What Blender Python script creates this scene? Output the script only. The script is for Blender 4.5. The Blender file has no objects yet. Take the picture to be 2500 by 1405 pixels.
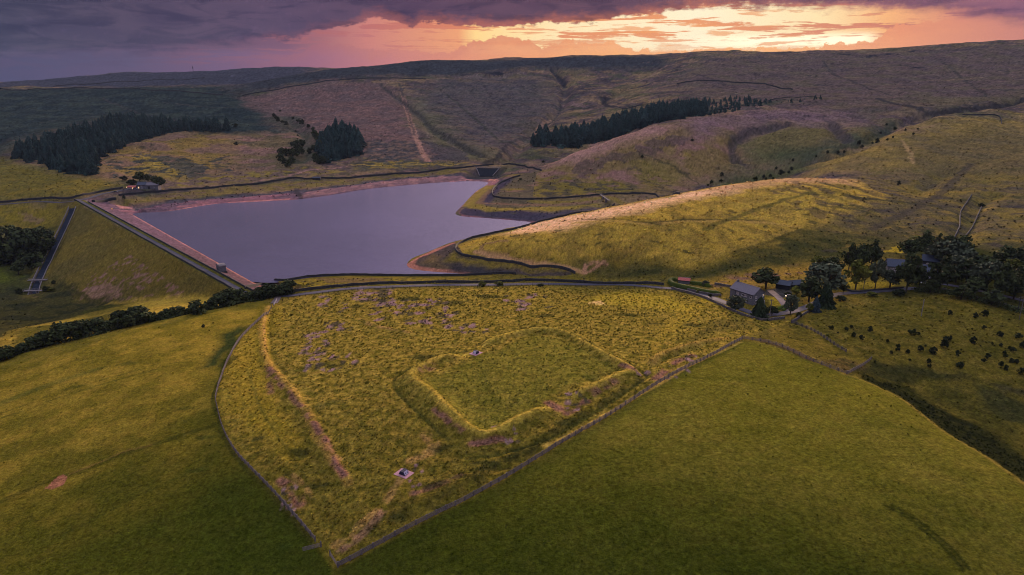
import bpy, bmesh, math, random
import numpy as np
from mathutils import Vector, Matrix, noise as mnoise

# ------------------------------------------------------------------ camera
F_PX = 1667.0; TILT = math.radians(16.9); CAM_Z = 95.0
scene = bpy.context.scene
cam_data = bpy.data.cameras.new('camera'); cam = bpy.data.objects.new('camera', cam_data)
scene.collection.objects.link(cam); scene.camera = cam
cam.location = (0, 0, CAM_Z); cam.rotation_euler = (math.pi/2 - TILT, 0, 0)
cam_data.sensor_width = 36.0; cam_data.lens = 36.0*F_PX/2500.0
cam_data.clip_start = 1.0; cam_data.clip_end = 40000.0

scene.view_settings.view_transform = 'Standard'; scene.view_settings.look = 'None'
scene.view_settings.exposure = 0.28; scene.view_settings.gamma = 1.0
scene.render.engine = 'CYCLES'
scene.cycles.max_bounces = 4; scene.cycles.diffuse_bounces = 2; scene.cycles.glossy_bounces = 2
scene.cycles.volume_bounces = 0; scene.cycles.transparent_max_bounces = 4
scene.cycles.use_denoising = True; scene.cycles.filter_width = 1.0
scene.cycles.sample_clamp_indirect = 4.0

SUN_EL = math.radians(9.0); SUN_AZ = math.radians(14.0)     # azimuth clockwise from +Y
S = 18.0

# ------------------------------------------------------------------ node helpers
class NT:
    def __init__(s, tree): s.t = tree; s.n = tree.nodes; s.l = tree.links
    def new(s, typ, **kw):
        n = s.n.new(typ)
        for k, v in kw.items(): setattr(n, k, v)
        return n
    def put(s, sock, v):
        if isinstance(v, bpy.types.NodeSocket): s.l.new(v, sock)
        elif isinstance(v, (int, float)): sock.default_value = v
        else: sock.default_value = v if len(v) == len(sock.default_value) else tuple(v) + (1.0,)
    def m(s, op, a, b=0.0, c=0.0, clamp=False):
        n = s.new('ShaderNodeMath', operation=op, use_clamp=clamp)
        s.put(n.inputs[0], a); s.put(n.inputs[1], b); s.put(n.inputs[2], c)
        return n.outputs[0]
    def mr(s, v, a, b, c=0.0, d=1.0, smooth=True):
        n = s.new('ShaderNodeMapRange', interpolation_type='SMOOTHSTEP' if smooth else 'LINEAR')
        for i, x in enumerate((v, a, b, c, d)): s.put(n.inputs[i], x)
        return n.outputs[0]
    def mix(s, f, a, b, mode='MIX'):
        n = s.new('ShaderNodeMix', data_type='RGBA', blend_type=mode)
        s.put(n.inputs[0], f); s.put(n.inputs[6], a); s.put(n.inputs[7], b)
        return n.outputs[2]
    def noise(s, vec, scale, detail=4, rough=0.5, dist=0.0):
        n = s.new('ShaderNodeTexNoise')
        if vec is not None: s.l.new(vec, n.inputs['Vector'])
        n.inputs['Scale'].default_value = scale; n.inputs['Detail'].default_value = detail
        n.inputs['Roughness'].default_value = rough; n.inputs['Distortion'].default_value = dist
        return n.outputs['Fac']
    def ramp(s, f, stops, interp='LINEAR'):
        n = s.new('ShaderNodeValToRGB'); s.put(n.inputs[0], f)
        cr = n.color_ramp; cr.interpolation = interp
        while len(cr.elements) < len(stops): cr.elements.new(0.5)
        for e, (p, c) in zip(cr.elements, stops):
            e.position = p; e.color = (c, c, c, 1) if isinstance(c, (int, float)) else (*c, 1)
        return n.outputs[0]
    def comb(s, x, y, z):
        n = s.new('ShaderNodeCombineXYZ')
        for i, v in enumerate((x, y, z)): s.put(n.inputs[i], v)
        return n.outputs[0]

def lin(r, g, b):
    f = lambda c: ((c/255+0.055)/1.055)**2.4 if c > 10 else c/255/12.92
    return (f(r), f(g), f(b))

def cam_ray(u, v):
    """direction through a point of the picture (2500 px wide)"""
    a, b = u-1250.0, 702.5-v
    return a, F_PX*math.cos(TILT)+b*math.sin(TILT), -F_PX*math.sin(TILT)+b*math.cos(TILT)
def azel(u, v):
    a, b, c = cam_ray(u, v)
    return math.degrees(math.atan2(a, b)), math.degrees(math.atan2(c, math.hypot(a, b)))

# ------------------------------------------------------------------ world: sunset sky under a cloud deck
def build_world():
    w = bpy.data.worlds.new('World'); scene.world = w; w.use_nodes = True
    t = NT(w.node_tree); t.n.clear()
    tc = t.new('ShaderNodeTexCoord'); sep = t.new('ShaderNodeSeparateXYZ'); t.l.new(tc.outputs['Generated'], sep.inputs[0])
    X, Y, Z = sep.outputs
    az = t.m('MULTIPLY', t.m('ARCTAN2', X, Y), 180/math.pi)
    el = t.m('MULTIPLY', t.m('ARCTAN2', Z, t.m('SQRT', t.m('ADD', t.m('MULTIPLY', X, X), t.m('MULTIPLY', Y, Y)))), 180/math.pi)
    A = t.mr(az, -45, 45, 0, 1, smooth=False)
    ap = lambda u, v=80: (azel(u, v)[0]+45)/90
    # noise fields in azimuth and elevation, stretched along the horizon
    nv = t.comb(t.m('MULTIPLY', az, 0.30), t.m('MULTIPLY', el, 0.95), 0.0)
    N = lambda sx, sy, z, sc, det=7, r=0.6, dist=0.0: t.m('SUBTRACT', t.noise(t.comb(t.m('MULTIPLY', az, sx), t.m('MULTIPLY', el, sy), z), sc, det, r, dist), 0.5)
    n_big = t.m('SUBTRACT', t.noise(nv, 0.55, 6, 0.55), 0.5)
    n_mid = N(0.34, 1.0, 0.0, 1.5, 8, 0.62)
    n_pf = N(0.95, 1.1, 3.0, 1.5, 9, 0.62)
    n_roll = N(0.20, 0.9, 7.0, 1.3, 8, 0.58, 0.6)
    n_str = t.m('ADD', N(0.085, 1.25, 5.0, 1.7, 8, 0.62, 0.5), 0.5)
    n_str2 = t.m('ADD', N(0.16, 2.3, 9.0, 1.5, 7, 0.62, 0.3), 0.5)
    def bound(stops):       # elevation of an edge, by azimuth
        return t.m('MULTIPLY', t.ramp(A, [(ap(u, v), max(0.0, azel(u, v)[1]/8.0)) for u, v in stops]), 8.0)
    glow_lo = t.ramp(A, [(ap(0), lin(66,66,98)), (ap(300), lin(84,74,104)), (ap(560), lin(112,86,118)), (ap(760), lin(152,98,118)), (ap(950), lin(196,122,120)),
        (ap(1130), lin(226,146,112)), (ap(1300), lin(240,160,108)), (ap(1550), lin(252,178,108)), (ap(1900), lin(253,190,124)), (ap(2200), lin(236,156,114)), (ap(2500), lin(204,132,116))])
    glow_hi = t.ramp(A, [(ap(0), lin(74,70,98)), (ap(400), lin(90,76,100)), (ap(700), lin(122,84,106)), (ap(900), lin(202,126,116)), (ap(1120), lin(236,160,112)),
        (ap(1160), lin(255,214,140)), (ap(1350), lin(255,228,176)), (ap(1700), lin(255,240,204)), (ap(2000), lin(255,226,172)), (ap(2160), lin(246,180,122)), (ap(2350), lin(214,136,116)), (ap(2500), lin(180,116,118))])
    base = t.mix(t.mr(el, 1.5, 2.6), glow_lo, glow_hi)
    # hot gap: brightest band low over the hill to the right
    hot = t.m('MULTIPLY', t.mr(t.m('ABSOLUTE', t.m('SUBTRACT', el, 2.75)), 0.1, 0.7, 1.0, 0.0), t.m('MULTIPLY', t.mr(az, 12, 20), t.mr(az, 25.5, 27.5, 1.0, 0.0)))
    base = t.mix(t.m('MULTIPLY', hot, 0.9), base, (1.25, 1.12, 0.78))
    # broken orange streaks
    st = t.mr(t.m('ADD', n_str, t.m('MULTIPLY', n_mid, 0.30)), 0.52, 0.575)
    st_col = t.ramp(A, [(ap(300), lin(80,66,94)), (ap(900), lin(186,108,104)), (ap(1200), lin(224,132,88)), (ap(1700), lin(232,146,92)), (ap(2100), lin(210,126,102)), (ap(2500), lin(160,104,116))])
    col = t.mix(t.m('MULTIPLY', st, t.mr(el, 2.3, 3.3, 0.35, 0.92)), base, st_col)
    st2 = t.mr(t.m('ADD', n_str2, t.m('MULTIPLY', n_mid, 0.2)), 0.545, 0.60)
    col = t.mix(t.m('MULTIPLY', st2, 0.75), col, t.mix(0.35, st_col, glow_lo))
    # low towering clouds against the glow, same orange as the haze under them
    cum_top = bound([(0,170),(680,150),(760,112),(800,104),(850,112),(900,122),(1100,128),(1150,100),(1190,100),(1212,86),(1240,90),(1290,100),(1325,116),(1380,98),(1430,107),(1500,104),(1540,120),(1620,126),(1760,122),(1950,118),(2080,106),(2140,98),(2190,60),(2300,50)])
    d = t.m('SUBTRACT', t.m('ADD', cum_top, t.m('MULTIPLY', n_pf, 1.5)), el)
    cum = t.mr(d, -0.04, 0.06)
    cum_col = t.ramp(A, [(ap(0), lin(70,66,98)), (ap(300), lin(88,74,104)), (ap(550), lin(112,84,112)), (ap(760), lin(158,98,110)), (ap(1000), lin(208,130,114)), (ap(1250), lin(224,142,102)), (ap(1500), lin(244,168,112)), (ap(1900), lin(250,178,112)), (ap(2200), lin(232,150,112)), (ap(2500), lin(200,130,118))])
    cum_col = t.mix(t.mr(d, 0.0, 1.1), cum_col, glow_lo)
    col = t.mix(t.m('MULTIPLY', cum, 0.92), col, cum_col)
    # dark deck above
    deck_lo = bound([(0,150),(260,140),(420,128),(560,118),(640,100),(700,96),(760,82),(820,70),(860,66),(885,52),(930,42),(975,52),(1005,72),(1030,54),(1080,54),(1140,66),(1240,64),(1330,60),(1450,52),(1560,40),(1650,26),(1760,20),(1900,22),(2080,26),(2250,34),(2420,50),(2500,64)])
    dd = t.m('ADD', t.m('SUBTRACT', el, deck_lo), t.m('ADD', t.m('MULTIPLY', n_mid, 1.3), t.m('MULTIPLY', n_pf, 0.9)))
    soft = t.ramp(A, [(ap(0), 0.7), (ap(600), 0.5), (ap(850), 0.14), (ap(1500), 0.16), (ap(1900), 0.5), (ap(2500), 1.0)])
    deck = t.mr(dd, t.m('MULTIPLY', soft, -0.4), soft)
    deck_c = t.ramp(A, [(ap(0), lin(70,68,90)), (ap(350), lin(84,72,94)), (ap(700), lin(92,74,98)), (ap(1000), lin(92,68,90)), (ap(1400), lin(104,74,90)), (ap(1800), lin(122,84,96)), (ap(2150), lin(142,94,106)), (ap(2500), lin(154,102,118))])
    deck_e = t.ramp(A, [(ap(0), lin(86,74,102)), (ap(700), lin(112,80,100)), (ap(1000), lin(150,88,88)), (ap(1400), lin(176,102,86)), (ap(1800), lin(184,112,96)), (ap(2500), lin(160,106,118))])
    dc = t.mix(t.mr(dd, 0.10, 0.9), deck_e, deck_c)
    dc = t.mix(t.mr(n_roll, -0.06, 0.12, 0.0, 0.8), dc, t.mix(1.0, dc, (0.55,0.62,0.74), 'MULTIPLY'))
    dc = t.mix(t.mr(n_big, -0.10, 0.14, 0.0, 0.6), dc, t.mix(1.0, dc, (0.60,0.66,0.82), 'MULTIPLY'))
    dc = t.mix(t.mr(n_pf, 0.06, 0.20, 0.0, 0.35), dc, t.mix(1.0, dc, (1.5,1.35,1.35), 'MULTIPLY'))
    col = t.mix(deck, col, dc)
    vis = t.m('MULTIPLY', t.mr(el, 0.0, 7.0, 1.0, 1.0), 1.0)
    # unseen sky above the picture: pale cover, brightened to light the ground
    n_up = t.noise(tc.outputs['Generated'], 2.2, 5, 0.55)
    up = t.mix(n_up, (0.84, 0.86, 0.98), (1.50, 1.48, 1.56))
    low_up = t.mix(t.m('ADD', 0.2, t.m('MULTIPLY', n_big, 0.6)), t.ramp(A, [(0.1, (.20,.18,.28)), (0.25, (.30,.26,.38)), (0.36, (.60,.47,.74)), (0.46, (1.2,.90,1.3)), (0.54, (2.0,1.45,1.9)), (0.62, (2.2,1.7,1.8)), (0.8, (.55,.38,.44)), (1, (.2,.16,.24))]), (0.26,0.22,0.34))  # unseen low band, shaped for what the reservoir mirrors
    col = t.mix(t.mr(el, 6.3, 9.0), col, low_up)
    col = t.mix(t.mr(el, 20.0, 46.0), col, up)
    # behind and beside the camera: the same cover, no glow
    side = t.mr(t.m('ABSOLUTE', az), 46.0, 75.0)
    col = t.mix(t.m('MULTIPLY', side, t.mr(el, 20, 46, 1.0, 0.0)), col, (0.16,0.13,0.20))
    col = t.mix(t.mr(el, -1.0, 0.0, 1.0, 0.0), col, (0.03,0.028,0.035))
    sky = t.new('ShaderNodeTexSky', sky_type='NISHITA')
    sky.sun_disc = False; sky.sun_elevation = SUN_EL; sky.sun_rotation = SUN_AZ
    sky.air_density = 1.2; sky.dust_density = 2.0; sky.ozone_density = 2.0
    b1 = t.new('ShaderNodeBackground'); t.l.new(sky.outputs[0], b1.inputs[0]); b1.inputs[1].default_value = 0.05
    b2 = t.new('ShaderNodeBackground'); t.l.new(col, b2.inputs[0]); b2.inputs[1].default_value = 0.87
    mx = t.new('ShaderNodeMixShader')       # the clear sky is mixed in only high overhead
    t.put(mx.inputs[0], t.mr(el, 24, 60, 1.0, 0.55)); t.l.new(b1.outputs[0], mx.inputs[1]); t.l.new(b2.outputs[0], mx.inputs[2])
    out = t.new('ShaderNodeOutputWorld'); t.l.new(mx.outputs[0], out.inputs['Surface'])
    w.cycles.sampling_method = 'MANUAL'; w.cycles.sample_map_resolution = 512
build_world()

sun_d = bpy.data.lights.new('sun', 'SUN'); sun_d.energy = 5.0; sun_d.angle = math.radians(7.0); sun_d.color = (1.0, 0.66, 0.42)
sun = bpy.data.objects.new('sun', sun_d); scene.collection.objects.link(sun)
sun.rotation_euler = (math.pi/2 - SUN_EL, 0, math.pi - SUN_AZ)
# lamp looks along its -Z: light travels from the sun (azimuth SUN_AZ, elevation SUN_EL) to the scene
sd = Vector((math.sin(SUN_AZ)*math.cos(SUN_EL), math.cos(SUN_AZ)*math.cos(SUN_EL), math.sin(SUN_EL)))
sun.rotation_euler = sd.to_track_quat('Z', 'Y').to_euler()

# ------------------------------------------------------------------ numeric noise
_rng = np.random.RandomState(7)
_perm = _rng.permutation(4096); _g = _rng.uniform(-1, 1, (4096, 2)); _g /= np.linalg.norm(_g, axis=1)[:, None]
def pnoise(x, y, seed=0):
    xi = np.floor(x).astype(np.int64); yi = np.floor(y).astype(np.int64)
    xf = x-xi; yf = y-yi
    def g(a, b): return _g[_perm[(_perm[(a+seed*57) & 4095]+b) & 4095]]
    def dot(a, b, fx, fy):
        q = g(a, b); return q[..., 0]*fx+q[..., 1]*fy
    sx = xf*xf*xf*(xf*(xf*6-15)+10); sy = yf*yf*yf*(yf*(yf*6-15)+10)
    n0 = dot(xi, yi, xf, yf)*(1-sx)+dot(xi+1, yi, xf-1, yf)*sx
    n1 = dot(xi, yi+1, xf, yf-1)*(1-sx)+dot(xi+1, yi+1, xf-1, yf-1)*sx
    return (n0*(1-sy)+n1*sy)*1.5
def fbm(x, y, wl, octv=4, seed=0, gain=0.5):
    a = 1.0; s = 0; tot = 0; f = 1.0/wl
    for i in range(octv):
        s = s+a*pnoise(x*f+13.7*i, y*f-7.1*i, seed+i); tot += a; a *= gain; f *= 2.03
    return s/tot
def sstep(a, b, x):
    t = np.clip((x-a)/(b-a), 0, 1); return t*t*(3-2*t)

# ------------------------------------------------------------------ base terrain from height samples
def Pz(u, v, z):
    a, b, c = cam_ray(u, v); k = (z-CAM_Z)/c; return (a*k, b*k, z)
def Pd(u, v, D):
    a, b, c = cam_ray(u, v); k = D/b; return (a*k, D, CAM_Z+c*k)
CP = []
for r in [(0,600,-42),(0,560,-36),(0,520,-28),(0,497,-23),(0,650,-46),(60,690,-46),(0,700,-46),(0,750,-42),(0,800,-32),(0,850,-22),(0,900,-17),(0,1000,-13),(0,1200,-10),(0,1400,-8),
          (105,690,-44),(150,705,-44),(230,735,-42),(130,600,-44),(90,600,-44),(140,530,-32),(190,486,-19),(110,490,-21),(300,745,-35),(100,790,-35),(200,800,-25),(300,765,-27),(450,735,-25),(560,725,-21.5),
          (300,805,-15),(300,900,-9),(300,1100,-6),(300,1400,-5),(500,758,-17),(650,722,-18),(640,735,-17),(450,900,-6),(500,1100,-2.5),(600,1000,-2),(600,1400,-3),
          (700,760,-13.5),(700,830,-8),(700,900,-3),(700,1100,0),(820,1380,-1.5),(1000,900,0.5),(1250,930,1.5),(1250,1050,2),(1000,1100,1),(1000,1300,0.5),(1600,900,2.5),(1300,720,-14.5),(1300,800,-4.5),(1000,720,-15),(1000,800,-6),
          (1650,725,-12),(1600,800,-2),(1500,720,-13.5),(1500,850,1),(1781,728,-9.3),(1837,746,-9.2),(1866,738,-9.3),(1930,705,-9.5),(1815,825,-1),(1740,770,-5),(1870,790,-5.5),(2090,912,-3),(1960,800,-7),(1950,760,-9),
          (1800,1000,4),(1500,1200,3),(1250,1400,1),(1700,1300,3.5),(1980,950,1.5),(2100,1100,2.5),(2400,1300,0.5),(2200,1250,2),(2500,1400,-1),(2100,1400,1.5),
          (2200,990,-0.5),(2300,1055,-1),(2400,1115,-1.2),(2500,1180,-1.5),(2140,925,-6),(2250,965,-12),(2330,1020,-13),(2430,1075,-14),(2500,1120,-15),
          (2400,950,-13),(2300,880,-10),(2200,850,-8),(2300,780,-8),(2300,730,-8),(2480,850,-12),(2480,750,-9.5),(2150,760,-8.5),(2050,800,-7.5),(2050,720,-10),(2180,690,-9),(2270,660,-8),(2400,680,-8.5),
          (650,700,-19),(750,686,-19.5),(900,684,-20),(1100,682,-20),(1300,680,-20),(1450,677,-20),(1600,690,-16),(1700,675,-15),
          (1113,603,-19.5),(1180,633,-19.5),(1300,650,-19.5),(1400,664,-19),(1200,612,-15),(1300,620,-13),(1500,650,-16),(1500,600,-6),(1300,560,-13),(1700,620,-9),(1700,560,-1.5),(1900,600,-9),(1900,520,-1),(1900,650,-12),(2100,600,-9),(2100,520,-4),(2300,550,-7),(2300,620,-8),(2480,600,-7)]:
    CP.append(Pz(*r))
for r in [(1290,546,535),(1400,523,555),(1500,505,575),(1600,485,590),(1700,465,605),(1800,449,620),(1900,437,635),(2000,436,655),(2100,441,680),(2200,445,690),(2350,440,690),(2480,430,690),
          # nose of the second spur
          (1275,436,830),(1210,470,735),(1300,484,700),(1450,476,715),(1600,474,725),(1700,455,800),(1800,445,820),(1300,450,790),(1400,440,800),(1500,430,815),(1600,430,830),
          (1330,412,870),(1400,376,890),(1500,338,940),(1600,306,990),(1700,290,1030),(1800,272,1090),(1900,262,1140),(2000,255,1200),
          (1450,400,850),(1600,370,890),(1700,400,870),(1800,380,910),(1850,425,850),(1950,400,850),(1900,340,960),(2000,320,990),(2050,350,900),(2100,300,1040),(2150,330,930),(2200,270,1120),(2300,300,1010),(2300,350,880),(2480,300,1000),(2480,350,870),(2480,250,1170),(2350,400,760),(2200,390,790),(2050,400,790),(2200,340,900),
          # valley with the wood
          (1250,402,960),(1210,395,985),(1260,370,1060),(1300,356,1110),(1420,356,1110),(1500,338,1120),(1600,300,1130),(1700,282,1150),(1880,255,1210),(1350,330,1220),(1450,305,1290),(1600,262,1350),(1700,240,1400),(1250,340,1200),
          # far hillside
          (250,478,705),(400,462,755),(550,452,790),(700,440,835),(850,432,870),(1000,422,905),(1100,412,935),(1190,406,950),(60,440,790),(200,440,780),(100,400,900),(300,400,910),(500,400,930),(700,400,950),(900,395,980),(1050,390,1000),
          (100,350,1060),(300,350,1080),(500,350,1100),(700,350,1110),(900,340,1150),(1050,330,1200),(0,370,1000),(0,300,1300),(0,250,1620),(0,225,1850),(200,300,1330),(400,290,1400),(600,290,1400),(800,290,1400),(1000,280,1440),(200,250,1650),(400,250,1650),(600,245,1700),(800,240,1720),(1000,230,1780),(1150,300,1380),(1250,280,1500),(1400,280,1480),(1300,230,1780),(1450,220,1800),(1550,235,1600),(1550,180,2050),(1400,180,2080),(1200,180,2080),(1700,200,1640),(1850,210,1540),(2000,220,1430),(2200,210,1420),(2450,200,1400),(1900,170,1800),(2200,160,1720),(2480,150,1660),
          (0,213,2000),(230,211,2000),(400,209,2000),(560,206,2020),(700,188,2080),(820,168,2150),(0,201,3200),(110,199,3200),(200,188,3200),(320,178,3200),(500,175,3200),(640,168,3200),(740,164,3200),(400,199,2700),(150,205,2700),(640,185,2700),
          (1000,151,2300),(1130,151,2300),(1250,146,2300),(1400,139,2300),(1500,137,2300),(1625,136,2250),(1700,129,2200),(1810,128,2150),(1960,130,2100),(2100,124,2050),(2250,116,2000),(2380,106,1960),(2500,100,1930),
          (1060,165,2180),(1800,140,2060),(2250,130,1900),(2480,118,1820)]:
    CP.append(Pd(*r))
# ground that cannot be seen: hollows behind the brows and the moor tops
for u, D, z in [(1400,630,-25),(1500,650,-24),(1600,670,-22),(1700,690,-20),(1800,710,-18),(1900,730,-14),(2000,740,-9),(1360,960,-17),(1450,1010,-11),(1520,1030,8),
                (1000,2700,135),(1400,2700,148),(1800,2600,165),(2200,2500,175),(2500,2400,185),(820,2600,95),(600,2350,70),(300,2350,60),(0,2350,58),
                (0,3700,70),(400,3700,80),(740,3700,85),(1000,3700,110),(1400,3700,120),(1900,3700,130),(2500,3700,130)]:
    a, b, c = cam_ray(u, 140); CP.append((a/b*D, D, z))
for x, y in [(-110,30),(0,40),(110,30),(-60,85),(60,85)]: CP.append((x, y, -2.0))
CP = np.array(CP)
def warp(x, y):
    th = np.clip(np.arctan2(x, y), -0.82, 0.82); r = np.clip(np.hypot(x, y), 60, 5200)
    return th*1.5, np.log(r)
def tps_fit(px, py, pz, lam=2e-5):
    n = len(px); d2 = (px[:, None]-px)**2+(py[:, None]-py)**2
    K = np.where(d2 > 0, 0.5*d2*np.log(np.maximum(d2, 1e-20)), 0)+lam*np.eye(n)
    P = np.c_[np.ones(n), px, py]; M = np.zeros((n+3, n+3)); M[:n, :n] = K; M[:n, n:] = P; M[n:, :n] = P.T
    return np.linalg.solve(M, np.r_[pz, np.zeros(3)])
cw = warp(CP[:, 0], CP[:, 1]); COEF = tps_fit(cw[0], cw[1], CP[:, 2])
def base_h(x, y):
    a, b = warp(x, y); out = np.zeros_like(a, dtype=float)
    fa, fb = a.ravel(), b.ravel(); res = np.empty(fa.size)
    for i in range(0, fa.size, 20000):
        d2 = (fa[i:i+20000, None]-cw[0])**2+(fb[i:i+20000, None]-cw[1])**2
        res[i:i+20000] = (0.5*d2*np.log(np.maximum(d2, 1e-20)))@COEF[:-3]+COEF[-3]+COEF[-2]*fa[i:i+20000]+COEF[-1]*fb[i:i+20000]
    return res.reshape(a.shape)

# ------------------------------------------------------------------ polar height grid centred on the valley viewpoint
QUAL = 1.0
th_in = np.radians(np.linspace(-44, 44, int(1000*QUAL)))
th_out = np.radians(np.linspace(44, 316, 70))[1:-1]
TH = np.concatenate([th_in, th_out])            # clockwise from +Y
LR = np.concatenate([np.log(np.array([4., 12, 25, 40, 55, 70, 82])), np.linspace(math.log(92), math.log(4600), int(860*QUAL)), np.log(np.array([4800., 5050, 5250]))])
RR = np.exp(LR)
GT, GR = np.meshgrid(TH, RR)                     # rows = range
GX = GR*np.sin(GT); GY = GR*np.cos(GT)
H = base_h(GX, GY)
far = sstep(4700, 5200, GR); H = H*(1-far)+(60)*far
backside = sstep(math.radians(46), math.radians(75), np.minimum(GT, 2*math.pi-GT) if True else GT)
thw = np.where(GT > math.pi, GT-2*math.pi, GT)
backside = sstep(math.radians(50), math.radians(80), np.abs(thw)); H = H*(1-backside)+np.minimum(H, 20)*backside

def h_at(x, y, grid=None):
    g = H if grid is None else grid
    x = np.asarray(x, float); y = np.asarray(y, float)
    t = np.arctan2(x, y); t = np.where(t < TH[0], t+2*math.pi, t)
    l = np.log(np.maximum(np.hypot(x, y), 4.0))
    i = np.clip(np.searchsorted(LR, l)-1, 0, len(LR)-2); j = np.clip(np.searchsorted(TH, t)-1, 0, len(TH)-2)
    fi = np.clip((RR[i]*0+np.exp(l)-RR[i])/(RR[i+1]-RR[i]), 0, 1); fj = np.clip((t-TH[j])/(TH[j+1]-TH[j]), 0, 1)
    return (g[i, j]*(1-fj)+g[i, j+1]*fj)*(1-fi)+(g[i+1, j]*(1-fj)+g[i+1, j+1]*fj)*fi
def W(u, v, over=0.0):
    """where the line of sight through (u, v) meets the ground (plus `over` metres)"""
    a, b, c = cam_ray(u, v); t = math.atan2(a, b); s = c/math.hypot(a, b)
    rr = np.exp(np.linspace(math.log(60), math.log(5000), 6000))
    hh = h_at(rr*math.sin(t), rr*math.cos(t))+over
    k = np.nonzero(hh >= CAM_Z+rr*s)[0]
    k = k[0] if len(k) else int(np.argmax(hh-(CAM_Z+rr*s)))
    k = max(k, 1)
    d0 = hh[k-1]-(CAM_Z+rr[k-1]*s); d1 = hh[k]-(CAM_Z+rr[k]*s)
    f = min(max(-d0/(d1-d0), 0), 1) if d1 != d0 else 0
    r = rr[k-1]+(rr[k]-rr[k-1])*f
    return (r*math.sin(t), r*math.cos(t))
def WL(pts): return [W(*p) for p in pts]

def smooth_line(pts, step=4.0, closed=False):
    P = [np.array(p, float) for p in pts]; out = []
    n = len(P); rng = range(n if closed else n-1)
    for i in rng:
        g = lambda k: P[k % n] if closed else P[min(max(k, 0), n-1)]
        p0, p1, p2, p3 = g(i-1), g(i), g(i+1), g(i+2)
        L = np.linalg.norm(p2-p1); m = max(1, int(L/step))
        # centripetal-ish tangents limited by segment length
        t1 = (p2-p0)*0.5; t2 = (p3-p1)*0.5
        for tt in (t1, t2):
            q = np.linalg.norm(tt)
            if q > L: tt *= L/q
        for k in range(m):
            s = k/m; h1 = 2*s**3-3*s**2+1; h2 = s**3-2*s**2+s; h3 = -2*s**3+3*s**2; h4 = s**3-s**2
            out.append(p1*h1+t1*h2+p2*h3+t2*h4)
    if not closed: out.append(P[-1])
    return np.array(out)

def line_dist(line, X, Y, R):
    """distance from grid points to a polyline within R, with the parameter along it; inf elsewhere"""
    D = np.full(X.shape, np.inf); T = np.zeros(X.shape); SD = np.zeros(X.shape)
    L = np.asarray(line); seg = np.r_[0, np.cumsum(np.linalg.norm(np.diff(L, axis=0), axis=1))]
    for i in range(len(L)-1):
        a, b = L[i], L[i+1]; lo = np.minimum(a, b)-R; hi = np.maximum(a, b)+R
        m = np.nonzero((X > lo[0]) & (X < hi[0]) & (Y > lo[1]) & (Y < hi[1]))
        if not len(m[0]): continue
        x, y = X[m]-a[0], Y[m]-a[1]; d = b-a; q = d@d
        t = np.clip((x*d[0]+y*d[1])/max(q, 1e-9), 0, 1)
        dist = np.hypot(x-t*d[0], y-t*d[1]); up = dist < D[m]
        mm = tuple(k[up] for k in m); D[mm] = dist[up]; T[mm] = (seg[i]+t*(seg[i+1]-seg[i]))[up]
        SD[mm] = np.sign(x*d[1]-y*d[0])[up]
    return D, T, SD
def in_poly(poly, X, Y):
    P = np.asarray(poly); r = np.zeros(X.shape, bool)
    lo, hi = P.min(0), P.max(0); m = np.nonzero((X >= lo[0]) & (X <= hi[0]) & (Y >= lo[1]) & (Y <= hi[1]))
    x, y = X[m], Y[m]; c = np.zeros(x.shape, bool); j = len(P)-1
    for i in range(len(P)):
        xi, yi, xj, yj = P[i, 0], P[i, 1], P[j, 0], P[j, 1]
        if yi != yj: c ^= ((yi > y) != (yj > y)) & (x < (xj-xi)*(y-yi)/(yj-yi)+xi)
        j = i
    r[m] = c; return r

# ------------------------------------------------------------------ reservoir basin and dam
WATER_Z = -25.0
shore_px = [(330,524),(420,515),(520,499),(620,493),(730,487),(820,475),(900,462),(980,454),(1050,448),(1140,443),(1192,446),(1160,470),(1133,498),(1112,521),(1125,528),(1200,534),(1270,540),(1298,544),(1270,553),(1235,558),(1200,572),(1110,590),(1040,618),(1005,632),(993,648),(1010,658),(1060,664),(1130,669),(1130,673),(1000,675),(850,673),(760,678),(700,686),(650,688),(595,681)]
shore = np.array([Pz(u, v, WATER_Z)[:2] for u, v in shore_px])
shore_s = smooth_line(shore, 6.0, closed=True)
sh_in = in_poly(shore_s, GX, GY)
sh_d, _, _ = line_dist(np.vstack([shore_s, shore_s[:1]]), GX, GY, 110)
sh_jit = 1.5*fbm(GX, GY, 18, 3, 40)
sd = np.where(sh_in, -np.minimum(sh_d, 110), sh_d)
wgt = 1-sstep(8, 45, sd); ramp_z = WATER_Z+np.where(sd > 0, np.minimum(sd*0.13, 7), np.maximum(sd*0.12, -4))
H = np.where(np.isfinite(sd), H*(1-wgt)+ramp_z*wgt, H)
H = np.where(sh_in, np.minimum(ramp_z, WATER_Z-0.02), H)
DA = np.array(Pz(604, 718, -19)[:2]); DB = np.array(Pz(192, 489, -19)[:2]); DL = np.linalg.norm(DB-DA); DU = (DB-DA)/DL; DN = np.array([DU[1], -DU[0]])
if DN@(np.array(Pz(800,560,-25)[:2])-DA) < 0: DN = -DN
dt = (GX-DA[0])*DU[0]+(GY-DA[1])*DU[1]; dn = (GX-DA[0])*DN[0]+(GY-DA[1])*DN[1]
toeA = (np.array(Pz(595,681,-25)[:2])-DA)@DN; toeB = (np.array(Pz(330,524,-25)[:2])-DA)@DN
toe = toeA+(toeB-toeA)*np.clip(dt/DL, 0, 1)
prof = np.where(dn > 4.6, -19-(dn-4.6)/np.maximum(toe-4.6, 1)*6.0, np.where(dn < -3.6, -19+(dn+3.6)/2.35, -19.0))
ends = sstep(-14, 4, dt)*(1-sstep(DL-6, DL+12, dt))
near = ends*(dn < toe+12)*(dn > -90)
up_ = (dn >= -3.6)
H = np.where(near > 0, np.where(up_, H*(1-near)+np.maximum(prof, -29)*near, H*(1-near)+np.maximum(H, prof)*near), H)
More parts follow.
